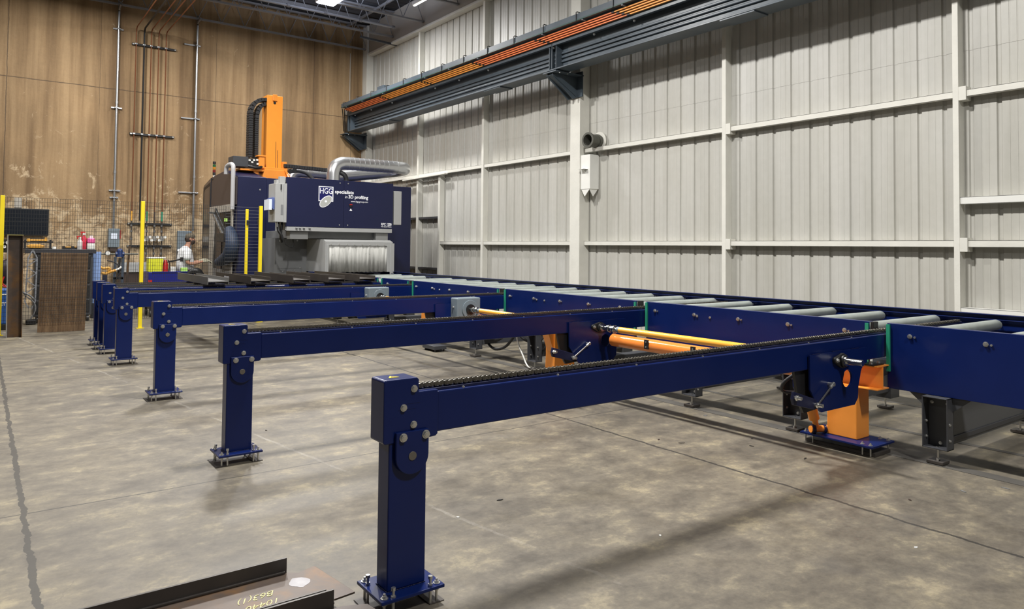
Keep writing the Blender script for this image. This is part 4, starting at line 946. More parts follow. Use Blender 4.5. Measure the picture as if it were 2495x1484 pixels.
M().box(4.62, 5.16, 16.5, 16.9, 3.17, 3.215).build('side_platform', ORANGE, tw, bevel=.004)
M().box(4.45, 4.78, 16.45, 16.85, 3.24, 3.47).build('motor_box', ANTH, tw, bevel=.008)
M().box(4.78, 5.06, 16.52, 16.85, 3.26, 3.45).build('valve_block', BLACK, tw, bevel=.01)
for x, z in ((4.80, 3.40), (4.86, 3.36), (4.90, 3.41), (4.97, 3.42), (4.98, 3.33)): M().box(x, x+.045, 16.50, 16.53, z-.02, z+.02).build('connector', WHITE, tw, bevel=.004)
M().tube([(4.78, 16.48, 3.27), (4.95, 16.44, 3.24), (5.06, 16.46, 3.26), (5.10, 16.55, 3.32), (5.02, 16.6, 3.42), (4.98, 16.6, 3.5)], .035, 10, 4).build('hose', BLACK, tw, smooth=60)
M().box(5.02, 5.14, 16.45, 16.60, 3.24, 3.52).box(4.98, 5.16, 16.42, 16.62, 3.50, 3.53).build('chain_bracket', ORANGE, tw, bevel=.004)
# two black energy chains curving over the top
for k, xo in enumerate((0, .13)):
    g = M(); x0 = 4.90+xo; zt = 4.86-.10*k; pts = []
    for i in range(19): pts.append((x0, zt-.36-(18-i)*(zt-.36-3.50)/18))
    R_ = .30-.10*k; pts += [(x0+R_-R_*cos(a), zt-.36+.36*sin(a)) for a in [pi/2*i/6 for i in range(1, 7)]]
    while pts[-1][0] < 5.22: pts.append((pts[-1][0]+.07, zt))
    for i in range(len(pts)-1):
        (xa, za), (xb, zb) = pts[i], pts[i+1]
        g.bar((xa+(xb-xa)*.04, 16.82, za+(zb-za)*.04), (xa+(xb-xa)*.94, 16.82, za+(zb-za)*.94), .24, .085, (0, 0, 1) if abs(xb-xa) > abs(zb-za) else (1, 0, 0))
    g.build('energy_chain', RUBBER, tw, bevel=.006)
# black cable carrier lying over the roof to the right
g = M()
for i in range(20): g.bar((5.62+i*.06, 16.6-i*.004, 3.345-i*.002), (5.676+i*.06, 16.6-i*.004, 3.345-i*.002), .14, .08)
g.build('cable_carrier', RUBBER, tw, bevel=.006)
M().tube([(5.72, 16.5, 3.20), (5.95, 16.5, 3.24), (6.15, 16.45, 3.18), (6.28, 16.4, 3.02)], .045, 10, 5).build('hose', RUBBER, tw, smooth=60)
M().cyl((5.74, 16.45, 3.22), (5.74, 16.52, 3.22), .05, 16).cyl((5.84, 16.45, 3.24), (5.84, 16.52, 3.24), .05, 16).build('roller_pair', BLACK, tw, smooth=40)
# ducts
def duct(pts, r, lab, ribs):
    t = empty('exhaust_duct', pts[0], lab, 'duct', 'galvanised exhaust ducts over the machine')
    M().tube(pts, r, 28, 6).build('duct_pipe', DUCT, t, smooth=50)
    for a, b in ribs: M().cyl(a, b, r+.006, 28).build('duct_seam', DUCT, t, smooth=40)
    return t
r = .155
duct([(6.73, 16.35, 2.96), (6.73, 16.35, 3.15), (6.74, 16.35, 3.28), (6.80, 16.35, 3.40), (6.92, 16.35, 3.47), (7.08, 16.35, 3.49), (7.8, 16.35, 3.49), (8.45, 16.35, 3.49), (8.66, 16.42, 3.49), (8.75, 16.62, 3.48), (8.66, 16.85, 3.46), (8.40, 17.0, 3.42), (7.6, 17.1, 3.30), (7.0, 17.1, 3.20)], r,
     'large shiny galvanised duct rising from the machine and running right', [((x, 16.35, 3.49), (x+.012, 16.35, 3.49)) for x in [7.10+.13*i for i in range(11)]]+[((6.73, 16.35, 3.02), (6.73, 16.35, 3.04))])
duct([(6.0, 17.2, 2.95), (6.0, 17.2, 3.05), (6.05, 17.2, 3.2), (6.2, 17.2, 3.28), (6.4, 17.2, 3.29), (7.0, 17.2, 3.28), (7.6, 17.25, 3.2)], .13, 'smaller galvanised duct bending behind the large one', [((x, 17.2, 3.29), (x+.012, 17.2, 3.29)) for x in (6.4, 6.55, 6.7, 6.85)])
M().tube([(7.02, 16.3, 2.95), (7.05, 16.3, 3.08), (7.0, 16.3, 3.2), (6.9, 16.35, 3.27)], .055, 12, 5).build('flexible_hose', RUBBER, smooth=60)
tag(bpy.data.objects['flexible_hose'], 'short black corrugated hose beside the duct elbow on the machine roof', 'hose')

# ============================================================ MESH FENCE
YF = 14.25
def post(x, y, lab, z=2.26, w=.06, flange=True, grp='yellow posts of the mesh fence'):
    t = empty('fence_post', (x, y, 0), lab, 'post', grp)
    M().box(x-w/2, x+w/2, y-w/2, y+w/2, .008, z).build('post', YELLOW, t, bevel=.004)
    M().box(x-w, x+w, y-w, y+w, 0, .010).build('foot_plate', YELLOW, t)
    for q in (-1, 1): bolt(t, (x+q*w*.75, y-w*.3, .010), (0, 0, 1), .010, .008)
    return t
def meshpanel(x0, x1, lab, z0=.17, z1=2.24, y=YF+.045):
    t = empty('mesh_fence_panel', ((x0+x1)/2, y, z0), lab, 'fence', 'black wire mesh fence panels')
    f = M(); r = .0042
    n = int(round((x1-x0)/.0365))
    v = M()
    for i in range(n+1): xx = x0+(x1-x0)*i/n; v.box(xx-r/2, xx+r/2, y-r/2, y+r/2, z0, z1)
    v.build('wire_grid', MESH, t)
    n = int(round((z1-z0)/.066)); h = M()
    for i in range(n+1):
        zz = z0+(z1-z0)*i/n; h.box(x0, x1, y-r/2-r, y+r/2-r, zz-r/2, zz+r/2)
        if i in (6, n-6): h.box(x0, x1, y-r*2.2, y-r*.2, zz+.012-r/2, zz+.012+r/2)
    h.build('cross_wires', MESH, t)
    return t
post(.27, YF, 'yellow fence post at the left edge of the photo')
post(2.315, YF, 'full-height yellow fence post behind the third and fourth transfer arms')
post(4.40, YF, 'right yellow fence post directly in front of the blue machine')
post(4.315, YF+.62, 'left yellow fence post with black hinges in front of the blue machine', 2.22, .05)
for z in (.75, 1.95):
    tag(M().box(4.30, 4.35, YF+.56, YF+.60, z-.05, z+.05).build('gate_hinge', BLACK, bevel=.01), 'black gate hinge on the left yellow post, %s' % ('lower one' if z < 1 else 'upper one'), 'hinge', 'black hinges on the fence gate')
    tag(M().box(4.36, 4.37, YF+.03, YF+.07, z-.05, z+.05).build('gate_hinge', BLACK, bevel=.004), 'black gate hinge on the right yellow post, %s' % ('lower one' if z < 1 else 'upper one'), 'hinge', 'black hinges on the fence gate')
meshpanel(-1.7, .22, 'black wire mesh panel left of the leftmost yellow post')
meshpanel(.30, 2.27, 'black wire mesh panel between the two left yellow posts')
meshpanel(2.36, 3.75, 'black wire mesh panel in front of the worker')
# gate leaf turned edge-on: mostly horizontal wires show
t = empty('mesh_fence_panel', (4.1, YF+.3, .2), 'loose-wired mesh panel of horizontal bars beside the machine', 'fence', 'black wire mesh fence panels')
h = M(); r = .0034
for i in range(32):
    zz = .2+2.03*i/31; h.box(3.75, 4.37, YF+.045-r/2, YF+.045+r/2, zz-r/2, zz+r/2)
h.build('cross_wires', mat('pale_wire', (.30, .30, .31), .4, metal=.6), t)
h = M()
for i in range(8): xx = 3.76+.037*i; h.box(xx-r/2, xx+r/2, YF+.05, YF+.05+r, .2, 2.23)
h.build('wire_grid', MESH, t)

# ============================================================ THINGS AROUND THE FENCE
# steel section standing upright
t = empty('steel_channel_section', (.46, 13.95, 0), 'rusty steel channel section standing upright in front of the mesh fence', 'steel section')
Y0 = 13.90
m = M(); m.bar((.465, Y0+.05, 0), (.445, Y0+.05, 1.62), .195, .012, (0, 1, 0)).build('web', RUST, t)
m = M(); m.bar((.365, Y0, 0), (.345, Y0, 1.62), .012, .13, (0, 1, 0)).build('bright_flange', mat('bright_flange_edge', (.34, .33, .32), .4, metal=.5), t)
m = M(); m.bar((.563, Y0, 0), (.543, Y0, 1.62), .012, .13, (0, 1, 0)).build('flange', RUST, t)
M().box(.335, .55, Y0-.066, Y0+.06, 1.615, 1.624).build('painted_end', mat('yellow_olive_paint', (.30, .26, .08), .6), t)
# plywood sheet
m = M(); m.bar((1.14, YF+.12, 0), (1.16, YF+.085, 1.33), .685, .018, (0, 1, 0))
tag(m.build('plywood_sheet', WOOD, bevel=.002), 'large brown plywood sheet leaning behind the black mesh fence', 'plywood')
# black tool cabinet
t = empty('tool_cabinet', (1.25, 16.3, 0), 'tall black tool cabinet with an open worktop behind the plywood sheet', 'cabinet')
M().box(.66, 1.81, 16.0, 16.6, 1.30, 1.38).build('worktop', mat('black_worktop', (.03, .03, .035), .45), t, bevel=.006)
M().box(.82, 1.76, 16.05, 16.58, .12, 1.30).build('body', ANTH, t, bevel=.01)
for k in range(4): M().box(.86, 1.72, 16.03, 16.05, .18+k*.28, .42+k*.28).build('drawer', BLACK, t, bevel=.006)
for x in (.90, 1.70):
    for y in (16.1, 16.5): M().cyl((x-.02, y, .06), (x+.02, y, .06), .06, 14).build('caster', BLACK, t, smooth=40)
t = empty('lattice_arm', (.78, 15.9, .2), 'grey lattice boom arm standing left of the black cabinet', 'arm')
m = M(); m.bar((.68, 15.9, .42), (.71, 15.9, 1.22), .02, .02).bar((.84, 15.9, .42), (.85, 15.9, 1.22), .02, .02).bar((.71, 15.9, 1.22), (.78, 15.9, 1.37), .02, .02).bar((.85, 15.9, 1.22), (.78, 15.9, 1.37), .02, .02).bar((.71, 15.9, 1.2), (.85, 15.9, 1.2), .018, .018)
for i in range(6):
    za = .45+i*.122; m.bar((.685 if i % 2 else .845, 15.9, za), (.845 if i % 2 else .69, 15.9, za+.122), .016, .016)
m.bar((.84, 15.9, .42), (.78, 15.9, .28), .02, .02).bar((.68, 15.9, .42), (.74, 15.9, .30), .02, .02)
m.build('lattice', mat('grey_boom_paint', (.22, .23, .25), .5), t)
M().tube([(.63, 15.86, .62), (.70, 15.87, .52), (.82, 15.87, .40), (.84, 15.87, .25), (.76, 15.87, .08)], .012, 8, 5).tube([(.60, 15.86, .62), (.74, 15.86, .54), (.82, 15.86, .46)], .016, 8, 4).tube([(.76, 15.87, .08), (.75, 15.87, .03)], .012, 8).build('hose', GREYD, t, smooth=60)
M().box(.70, .86, 15.82, 15.98, 0, .09).build('foot', BLACK, t, bevel=.02)
# blue case at the left edge with lettering
t = empty('blue_equipment_case', (.31, 15.2, 0), 'blue equipment case with white lettering at the left edge', 'case')
M().box(.10, .45, 15.1, 15.5, .10, .70).build('case', BLUEPL, t, bevel=.02)
text('ETT', .075, 'lettering', WHITEFL, t, (.295, 15.099, .42), (1, 0, 0), (0, 0, 1), .003, bold=.002)
M().box(.08, .47, 15.08, 15.52, 0, .10).build('base', BLACK, t, bevel=.01)
M().box(.10, .45, 15.095, 15.1, .60, .62).build('trim_line', WHITE, t)
t = empty('air_tank', (.30, 15.8, .72), 'dark purple round tank with red hoses at the left edge', 'tank')
M().sphere((.42, 15.8, .98), .17, 20, 14, (1, 1, 1.35)).build('tank', mat('dark_purple_plastic', (.022, .014, .025), .5), t, smooth=60)
M().tube([(.31, 15.55, .98), (.29, 15.52, .82), (.36, 15.5, .72), (.5, 15.52, .70)], .010, 8, 6).tube([(.35, 15.5, .9), (.33, 15.5, .78), (.42, 15.5, .70)], .010, 8, 6).build('red_hose', RED, t, smooth=60)
M().box(.40, .52, 15.62, 15.8, 1.22, 1.27).build('white_cap', WHITE, t, bevel=.01)
M().box(.2, .60, 15.6, 16.0, .70, .76).build('shelf', ANTH, t)
M().cyl((.30, 15.7, 0), (.30, 15.7, .70), .02, 8).cyl((.55, 15.9, 0), (.55, 15.9, .70), .02, 8).build('shelf_post', ANTH, t, smooth=40)
for k, (x, z, r, lab) in enumerate(((.305, 1.50, .040, 'left round white gauge beside the upright steel section'), (.405, 1.50, .040, 'right round white gauge beside the upright steel section'), (.35, 1.425, .028, 'small round white gauge below the two larger ones'))):
    t = empty('pressure_gauge', (x, 15.9, z-r), lab, 'gauge', 'round white gauges at the left edge')
    M().cyl((x, 15.88, z), (x, 15.93, z), r, 24).build('dial', WHITE, t, smooth=40)
    M().ring((x, 15.875, z), (x, 15.93, z), r+.005, r, 24).build('rim', BLACK, t, smooth=40)
    M().box(x-.003, x+.003, 15.876, 15.88, z-.005, z+r*.8).build('needle', BLACK, t)
tag(M().box(.27, .62, 15.93, 15.97, 1.32, 1.56).box(.28, .32, 15.93, 15.97, .76, 1.32).build('gauge_board', BLACK), 'dark board carrying the round gauges at the left edge', 'board')
# items on top of the black cabinet
g = 'hand tools on the black cabinet'
def on(x, w, z, h, name, mt, lab, cat, y=16.15, d=.12, bevel=.01, grp=None):
    return tag(M().box(x, x+w, y, y+d, z, z+h).build(name, mt, bevel=bevel), lab, cat, grp)
rk = empty('clamp_rack', (.98, 16.35, 1.38), 'black rack with orange bar clamps at the left of the cabinet top', 'rack')
M().box(.62, 1.12, 16.32, 16.38, 1.38, 1.40).box(.66, .69, 16.33, 16.37, 1.40, 1.56).box(1.06, 1.09, 16.33, 16.37, 1.40, 1.56).box(.62, 1.12, 16.32, 16.38, 1.50, 1.53).build('rack', BLACK, rk)
M().box(.70, 1.02, 16.29, 16.32, 1.535, 1.565).box(.98, 1.02, 16.28, 16.32, 1.53, 1.60).box(.70, .75, 16.28, 16.32, 1.52, 1.575).build('bar_clamp', TOOLOR, rk, bevel=.006)
M().box(.70, .98, 16.29, 16.33, 1.41, 1.455).box(.74, .93, 16.28, 16.32, 1.40, 1.47).build('bar_clamp', TOOLOR, rk, bevel=.012)
rk = empty('clamp_rack', (1.45, 16.3, 1.38), 'low black holder with orange tool grips at the right of the cabinet top', 'rack')
M().box(1.27, 1.62, 16.25, 16.4, 1.381, 1.41).box(1.27, 1.31, 16.25, 16.4, 1.41, 1.44).box(1.42, 1.46, 16.25, 16.4, 1.41, 1.44).build('holder', BLACK, rk)
M().box(1.32, 1.41, 16.26, 16.38, 1.41, 1.435).box(1.47, 1.60, 16.26, 16.38, 1.41, 1.435).build('tool_grip', TOOLOR, rk, bevel=.006)
on(1.10, .06, 1.38, .05, 'small_parts_box', WHITE, 'small white parts box between the two clamp racks', 'box')
def bottle(x, y, z, r, h, liquid, cap, lab, nm='spray_bottle', trig=False, body=WHITE):
    t = empty(nm, (x, y, z), lab, 'bottle', 'bottles on the cabinet top')
    M().tube([(x, y, z), (x, y, z+h*.03), (x, y, z+h*.62), (x, y, z+h*.80), (x, y, z+h*.86)], [r*.95, r, r, r*.4, r*.35], 18).build('body', liquid, t, smooth=50)
    M().cyl((x, y, z+h*.86), (x, y, z+h), r*.42, 14).build('cap', cap, t, smooth=40)
    if trig: M().box(x-.06, x+.02, y-.012, y+.012, z+h*.98, z+h*1.08).box(x-.05, x-.035, y-.01, y+.01, z+h*.84, z+h*.98).build('trigger', RED, t, bevel=.004)
bottle(1.55, 16.2, 1.38, .045, .24, mat('clear_bottle', (.62, .60, .58), .3), WHITE, 'clear spray bottle left of the pink-filled ones', trig=True)
bottle(1.62, 16.25, 1.38, .055, .32, mat('red_liquid', (.55, .03, .06), .3), WHITE, 'spray bottle of red liquid with a red trigger', trig=True)
t = empty('liquid_jug', (1.74, 16.2, 1.38), 'white jug half filled with bright pink liquid at the cabinet corner', 'bottle')
M().box(1.67, 1.80, 16.12, 16.28, 1.38, 1.50).build('white_lower_half', WHITE, t, bevel=.02)
M().box(1.67, 1.80, 16.12, 16.28, 1.50, 1.60).build('pink_upper_half', PINK, t, bevel=.025)
M().cyl((1.735, 16.2, 1.60), (1.735, 16.2, 1.65), .03, 16).build('cap', WHITE, t, smooth=40)
tag(M().tube([(1.90, 16.7, .3), (1.895, 16.7, .8), (1.90, 16.7, 1.33)], [.075, .08, .078], 18).build('rolled_sheet', LTBLUE, smooth=60), 'pale blue rolled sheet standing right of the black cabinet', 'roll')
tag(M().cyl((1.90, 16.7, 0), (1.90, 16.7, .30), .09, 18).build('roll_stand', ANTH, smooth=40), 'dark round base under the pale blue roll', 'stand')
# pipework assembly: gauge, blue pump and yellow chain tool
t = empty('pump_stand', (2.35, 17.0, 0), 'blue pump head on a grey frame with a white gauge on its pipe', 'pump')
M().cyl((2.35, 17.0, 1.22), (2.35, 17.0, 1.34), .075, 20, .06).sphere((2.35, 17.0, 1.34), .06, 16, 8).cyl((2.27, 17, 1.28), (2.43, 17, 1.28), .05, 16).build('pump_head', BLUEPL if False else mat('pump_blue', (.01, .03, .12), .35), t, smooth=50)
M().cyl((2.0, 17.0, 1.28), (2.7, 17.0, 1.28), .018, 10).build('cross_pipe', DIRTY, t, smooth=40)
M().cyl((2.12, 16.96, 1.30), (2.12, 16.92, 1.30), .045, 24).build('gauge', WHITE, t, smooth=40)
M().ring((2.12, 16.915, 1.30), (2.12, 16.96, 1.30), .052, .045, 24).build('gauge_rim', BLACK, t, smooth=40)
for x in (2.26, 2.40): M().bar((x-.01, 17.0, 0), (x+.01, 17.0, 1.22), .05, .05).build('leg', mat('frame_blue_grey', (.05, .07, .10), .5), t)
M().bar((2.24, 17.0, .78), (2.42, 17.0, .78), .05, .05).bar((2.33, 16.97, .85), (2.35, 16.97, 1.2), .08, .04).build('brace', BLACK, t)
t = empty('chain_hoist', (2.1, 16.8, .6), 'yellow and orange chain clamp tool hanging on a dark stand', 'tool')
M().tube([(1.97, 16.8, 1.02), (2.03, 16.8, .99), (2.12, 16.8, 1.0), (2.15, 16.8, .97), (2.1, 16.8, .94)], .026, 10, 3).tube([(2.0, 16.8, .90), (2.08, 16.8, .88), (2.16, 16.8, .92), (2.26, 16.8, .95)], .028, 10, 3).build('body', TOOLOR, t, smooth=60)
M().tube([(2.2, 16.8, .94), (2.3, 16.8, .97), (2.36, 16.8, 1.02)], .02, 8, 3).build('handle', WHITE, t, smooth=60)
M().box(2.02, 2.10, 16.76, 16.84, 0, .86).build('stand', mat('dark_blue_post', (.01, .014, .04), .5), t, bevel=.005)
M().tube([(2.1, 16.85, 1.15), (2.25, 16.85, 1.1), (2.35, 16.85, .95), (2.2, 16.85, .6), (2.15, 16.85, .3)], .012, 8, 5).build('black_hose', RUBBER, t, smooth=60)
tag(M().bar((2.47, 17.1, 0), (2.545, 17.1, 1.45), .03, .04).build('rusty_bar', RUST), 'tall rusty flat bar leaning left of the yellow fence post', 'bar')
t = empty('grey_workbench', (2.6, 19.8, 0), 'pale grey bench cupboard against the brown wall behind the fence post', 'cupboard')
M().box(2.75, 3.62, 20.2, 20.9, .78, 1.02).build('top_unit', GREY, t, bevel=.01)
M().box(2.78, 3.60, 20.25, 20.88, .0, .78).build('lower_unit', DKBROWN, t, bevel=.01)
_before = set(bpy.data.objects)
# dark blue bin with things standing in it
t = empty('blue_storage_bin', (3.3, 17.0, 0), 'long dark blue steel bin on the floor behind the fence', 'bin')
m = M(); m.box(2.86, 3.72, 16.7, 16.73, .46, .92).box(2.86, 3.72, 17.27, 17.30, .46, .92).box(2.86, 2.89, 16.73, 17.27, .46, .92).box(3.69, 3.72, 16.73, 17.27, .46, .92).box(2.89, 3.69, 16.73, 17.27, .60, .66)
for x in (2.92, 3.66):
    for y in (16.76, 17.24):
        M().box(x-.025, x+.025, y-.025, y+.025, .13, .60).build('leg', BLACK, t)
        M().cyl((x-.02, y, .07), (x+.02, y, .07), .07, 18).build('caster', RUBBER, t, smooth=40)
M().box(2.92, 3.66, 16.78, 17.22, .15, .18).build('lower_shelf', BLACK, t)
m.build('body', BLUEBIN, t, bevel=.006)
M().box(2.855, 2.93, 16.69, 16.70, .62, .76).build('red_label', RED, t)
M().box(2.92, 3.71, 16.685, 16.70, .905, .93).build('rim', BLUEBIN, t, bevel=.004)
t = empty('yellow_bag', (3.0, 16.9, .66), 'bright yellow crate standing at the left end of the dark blue bin', 'crate')
M().prism([(2.87, .92), (3.13, .92), (3.15, 1.20), (2.87, 1.20)], 'y', 16.8, 17.05).build('body', NEONY, t, bevel=.012)
M().box(2.86, 3.19, 16.79, 17.06, 1.20, 1.222).build('rim', WHITE, t, bevel=.004)
M().box(2.87, 3.13, 16.8, 17.05, .66, .92).build('lower_body', NEONY, t)
text('SPILL KIT' if False else '::::', .09, 'printed_marks', mat('olive_print', (.30, .33, .02), .6), t, (2.93, 16.799, 1.05), (1, 0, 0), (0, 0, 1), .002)
t = empty('fire_extinguisher', (3.2, 16.95, .66), 'red extinguisher with black hose beside the yellow crate', 'extinguisher')
M().tube([(3.21, 16.92, .66), (3.21, 16.92, 1.08), (3.21, 16.92, 1.14), (3.21, 16.92, 1.17)], [.05, .05, .03, .015], 16).build('cylinder', RED, t, smooth=50)
M().tube([(3.21, 16.92, 1.15), (3.27, 16.92, 1.16), (3.29, 16.9, 1.05), (3.27, 16.88, .92)], .009, 8, 5).build('hose', BLACK, t, smooth=60)
M().bar((3.25, 16.92, 1.12), (3.52, 16.92, 1.18), .03, .03).box(3.50, 3.55, 16.90, 16.95, 1.13, 1.22).build('lever_bar', BLACK, t)
on(3.31, .10, .66, .36, 'white_container', WHITE, 'small white container in the dark blue bin', 'container', y=16.9)
on(3.52, .13, .66, .34, 'lime_box', NEONG, 'lime green box in the dark blue bin beside the worker', 'box', y=16.9)
t = M().tube([(3.60, 16.66, .86), (3.68, 16.66, .93), (3.78, 16.66, .93), (3.86, 16.68, .84), (3.88, 16.68, .62)], [.03, .06, .075, .07, .05], 12, 5).build('black_bag', BLACK, smooth=60)
tag(t, 'black bag slung over the right end of the dark blue bin', 'bag')
tag(M().box(3.70, 3.95, 16.60, 16.85, 0, .62).build('low_stand', ANTH, bevel=.01), 'dark low stand under the black bag', 'stand')
for o_ in set(bpy.data.objects)-_before:
    if o_.parent is None: o_.location += Vector((-.075, -.42, 0))
# floor litter
LIT = [(2.52, 3.51, .022, BLACK, 'small dark sliver on the bare floor right of the nearest post'), (2.17, 3.42, .010, WHITE, 'tiny white chip on the floor just right of the nearest post'), (4.40, 3.73, .026, MILL, 'dark curl of swarf by the floor joint beneath the nearest arm'),
       (4.33, 3.90, .016, DKBROWN, 'short brown shaving on the floor behind the joint under the nearest arm'), (5.30, 4.22, .020, GREYD, 'grey shaving on the floor between the conveyor feet and the nearest arm'), (4.82, 2.95, .028, MILL, 'dark wire-like curl on the floor left of the blue support foot plate'),
       (3.85, 1.75, .012, WHITE, 'white chip on the floor beyond the long diagonal joint'), (5.28, 1.85, .026, GREYD, 'grey flat offcut on the floor at the right edge of the photo'), (4.99, 1.98, .022, GREYD, 'grey flake on the floor below the front conveyor leg'),
       (4.78, 3.37, .018, BLACK, 'black scrap on the floor under the nearest arm near its side plate'), (4.97, 3.50, .014, MILL, 'tiny steel chip on the floor behind the black scrap'), (4.55, 2.1, .016, DKBROWN, 'brown splinter on the floor between the support foot plate and the front conveyor leg'),
       (2.9, 2.6, .009, WHITE, 'tiny white speck on the floor in the front shadow band'), (1.9, 5.9, .012, MILL, 'tiny dark chip on the floor behind the second post')]
for x, y, L, mt_, lab in LIT:
    a = random.uniform(0, pi)
    m = M(Matrix.Translation((x, y, 0)) @ Matrix.Rotation(a, 4, 'Z'))
    m.prism([(-L, -.003), (L*.3, -.006), (L, .002), (L*.2, .007), (-L*.6, .004)], 'z', .0, .004)
    tag(m.build('floor_scrap', mt_), lab, 'debris', 'bits of debris on the floor')

# ============================================================ WORKER
def skin(name, chains, m, parent, sub=2):
    vs = []; es = []; rs = []
    idx = {}
    for ch in chains:
        prev = None
        for (x, y, z, r) in ch:
            k = (round(x, 4), round(y, 4), round(z, 4))
            if k not in idx: idx[k] = len(vs); vs.append((x, y, z)); rs.append(r)
            if prev is not None: es.append((prev, idx[k]))
            prev = idx[k]
    o = wloc(parent); me = bpy.data.meshes.new('s'); me.from_pydata([Vector(v)-o for v in vs], es, [])
    ob = bpy.data.objects.new('s', me); COL.objects.link(ob)
    sm = ob.modifiers.new('skin', 'SKIN'); sm.use_smooth_shade = True; sm.branch_smoothing = .6
    for i, r in enumerate(rs): me.skin_vertices[0].data[i].radius = (r if isinstance(r, tuple) else (r, r))
    me.skin_vertices[0].data[0].use_root = True
    ss = ob.modifiers.new('sub', 'SUBSURF'); ss.levels = sub; ss.render_levels = sub
    bpy.context.view_layer.update()
    out = bpy.data.meshes.new_from_object(ob.evaluated_get(bpy.context.evaluated_depsgraph_get()))
    out.name = name; out.materials.clear(); out.materials.append(m)
    out.polygons.foreach_set('use_smooth', [True]*len(out.polygons))
    COL.objects.unlink(ob); bpy.data.objects.remove(ob)
    r_ = bpy.data.objects.new(name, out); COL.objects.link(r_); r_.parent = parent
    return r_
p = empty('person', (3.83, 17.75, 0), 'person in a white t-shirt, camouflage cap and gloves standing sideways at the machine', 'person')
Yc = 17.75
def fingers(hx, hy, hz, s):
    out = []
    for k, (dy, ln) in enumerate(((-.030, .075), (-.010, .085), (.010, .08), (.030, .062))):
        b = (hx+.045, hy+dy*.9, hz+.005, .010); out.append([(hx, hy, hz, (.034, .02)), b, (hx+.045+ln*.5, hy+dy, hz, .009), (hx+.045+ln*.8, hy+dy, hz-.025, .0085), (hx+.04+ln*.75, hy+dy, hz-.045, .008)])
    out.append([(hx, hy, hz, (.034, .02)), (hx+.015, hy+s*.04, hz+.015, .011), (hx+.055, hy+s*.05, hz+.01, .010), (hx+.075, hy+s*.042, hz-.01, .009)])
    return out
body = [[(3.80, Yc, .95, (.13, .16)), (3.79, Yc, 1.12, (.125, .155)), (3.79, Yc, 1.30, (.12, .17)), (3.80, Yc, 1.42, (.09, .13)), (3.83, Yc, 1.49, .062), (3.86, Yc, 1.555, .058), (3.885, Yc, 1.62, (.082, .072)), (3.885, Yc, 1.69, (.085, .072)), (3.88, Yc, 1.745, .05)],
        [(3.885, Yc, 1.62, (.082, .072)), (3.955, Yc, 1.60, .032), (3.975, Yc, 1.625, .016)]]
for s in (-1, 1):
    sh = (3.80, Yc+s*.17, 1.40, .062); hx, hy, hz = 4.17, Yc+s*.13, 1.16+.02*s
    body.append([(3.80, Yc, 1.42, (.09, .13)), sh, (3.78, Yc+s*.22, 1.25, .048), (3.79, Yc+s*.235, 1.10, .043), (3.93, Yc+s*.20, 1.10, .038), (4.09, Yc+s*.15, 1.14, .028), (hx, hy, hz, (.034, .02))])
    body += fingers(hx, hy, hz, s)
    body.append([(3.80, Yc, .95, (.13, .16)), (3.80, Yc+s*.09, .86, .085), (3.82, Yc+s*.10, .50, .060), (3.79, Yc+s*.10, .13, .042), (3.80, Yc+s*.10, .05, .045), (3.94, Yc+s*.11, .035, .035)])
skin('body', body, SKIN, p)
sh = [[(3.80, Yc, .86, (.175, .20)), (3.79, Yc, 1.12, (.165, .19)), (3.79, Yc, 1.30, (.150, .20)), (3.80, Yc, 1.42, (.118, .165)), (3.825, Yc, 1.475, .075)]]
for s in (-1, 1): sh.append([(3.80, Yc, 1.42, (.118, .165)), (3.80, Yc+s*.175, 1.40, .095), (3.78, Yc+s*.225, 1.26, .085), (3.785, Yc+s*.235, 1.15, .085)])
skin('t_shirt', sh, SHIRT, p)
tr = []
for s in (-1, 1): tr.append([(3.80, Yc, .93, (.14, .17)), (3.80, Yc+s*.09, .85, .10), (3.82, Yc+s*.10, .50, .078), (3.79, Yc+s*.10, .10, .068)])
skin('trousers', tr, JEANS, p)
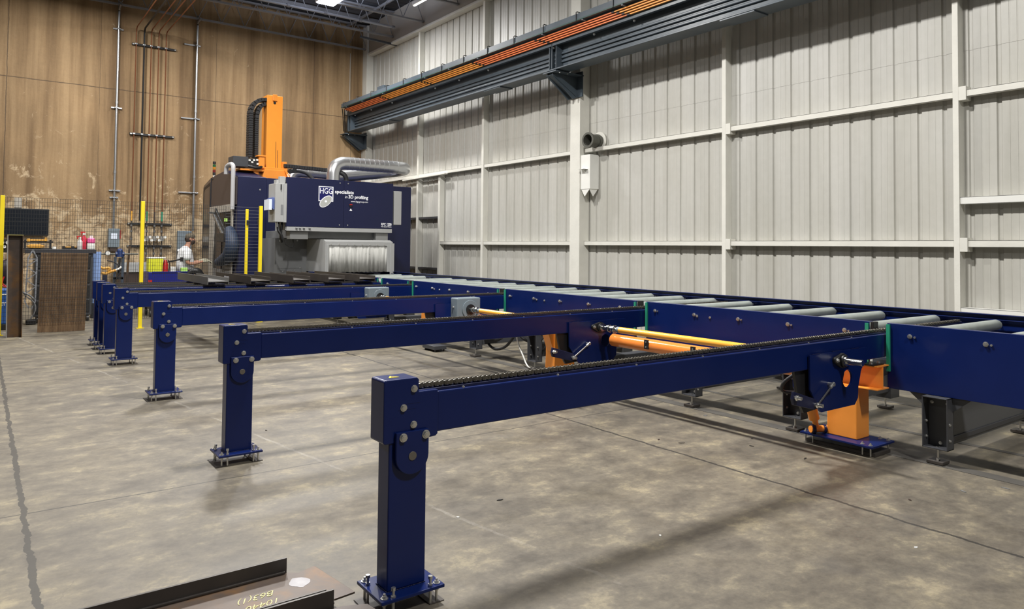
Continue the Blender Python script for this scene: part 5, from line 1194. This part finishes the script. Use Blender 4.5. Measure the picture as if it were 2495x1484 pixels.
for s in (-1, 1):
    M().prism([(3.72, .0), (4.02, .0), (4.04, .04), (3.98, .085), (3.84, .13), (3.72, .13)], 'y', Yc+s*.10-.045, Yc+s*.10+.045).build('boot', mat('brown_boot', (.06, .035, .02), .6), p, bevel=.015)
    g = [(hh) for hh in fingers(4.17, Yc+s*.13, 1.16+.02*s, s)]
    g = [[(x, y, z, (r if not isinstance(r, tuple) else r)) for x, y, z, r in c] for c in g]
    g = [[(x, y, z, ((r[0]*1.35, r[1]*1.6) if isinstance(r, tuple) else r*1.5)) for x, y, z, r in c] for c in g]+[[(4.17, Yc+s*.13, 1.16+.02*s, (.039, .024)), (4.08, Yc+s*.152, 1.138, .036)]]
    skin('glove', g, GLOVE, p, 1)
# head details: hair and beard, ears, nose, eyes, cap
M().sphere((3.920, Yc, 1.575), .064, 18, 12, (.95, .95, .95)).build('beard', HAIR, p, smooth=70)
M().sphere((3.845, Yc, 1.635), .082, 18, 12, (.85, .98, .95)).build('hair', HAIR, p, smooth=70)
for s in (-1, 1):
    M().sphere((3.87, Yc+s*.083, 1.635), .026, 12, 8, (.8, .45, 1.25)).build('ear', SKIN, p, smooth=70)
    M().sphere((3.957, Yc+s*.032, 1.655), .011, 10, 8).build('eye', WHITE, p, smooth=70)
    M().sphere((3.966, Yc+s*.032, 1.655), .005, 8, 6).build('pupil', BLACK, p, smooth=70)
M().prism([(3.96, 1.660), (3.995, 1.615), (3.985, 1.605), (3.955, 1.605)], 'y', Yc-.014, Yc+.014).build('nose', SKIN, p, bevel=.005)
M().box(3.972, 3.984, Yc-.022, Yc+.022, 1.583, 1.590).build('mouth', mat('lips', (.30, .10, .08), .5), p)
cp = M(); n = 20
rows = [(1.672, .098, .088), (1.705, .096, .087), (1.735, .085, .078), (1.755, .062, .058), (1.766, .03, .03)]
vs = [(3.88+a*cos(2*pi*i/n), Yc+b*sin(2*pi*i/n), z) for z, a, b in rows for i in range(n)]
cp.add(vs, [(r*n+i, r*n+(i+1) % n, (r+1)*n+(i+1) % n, (r+1)*n+i) for r in range(len(rows)-1) for i in range(n)]+[tuple((len(rows)-1)*n+i for i in range(n)), tuple(reversed(range(n)))])
cap = cp.build('cap', CAPM, p, smooth=60)
M().prism([(3.78+.0, Yc-.06), (3.735, Yc-.055), (3.715, Yc), (3.735, Yc+.055), (3.78, Yc+.06), (3.80, Yc)], 'z', 1.662, 1.668).build('cap_peak', CAPM, cap, bevel=.002)
p.location = (3.655, 16.95, 0); p.scale = (1.07, 1.07, .985)
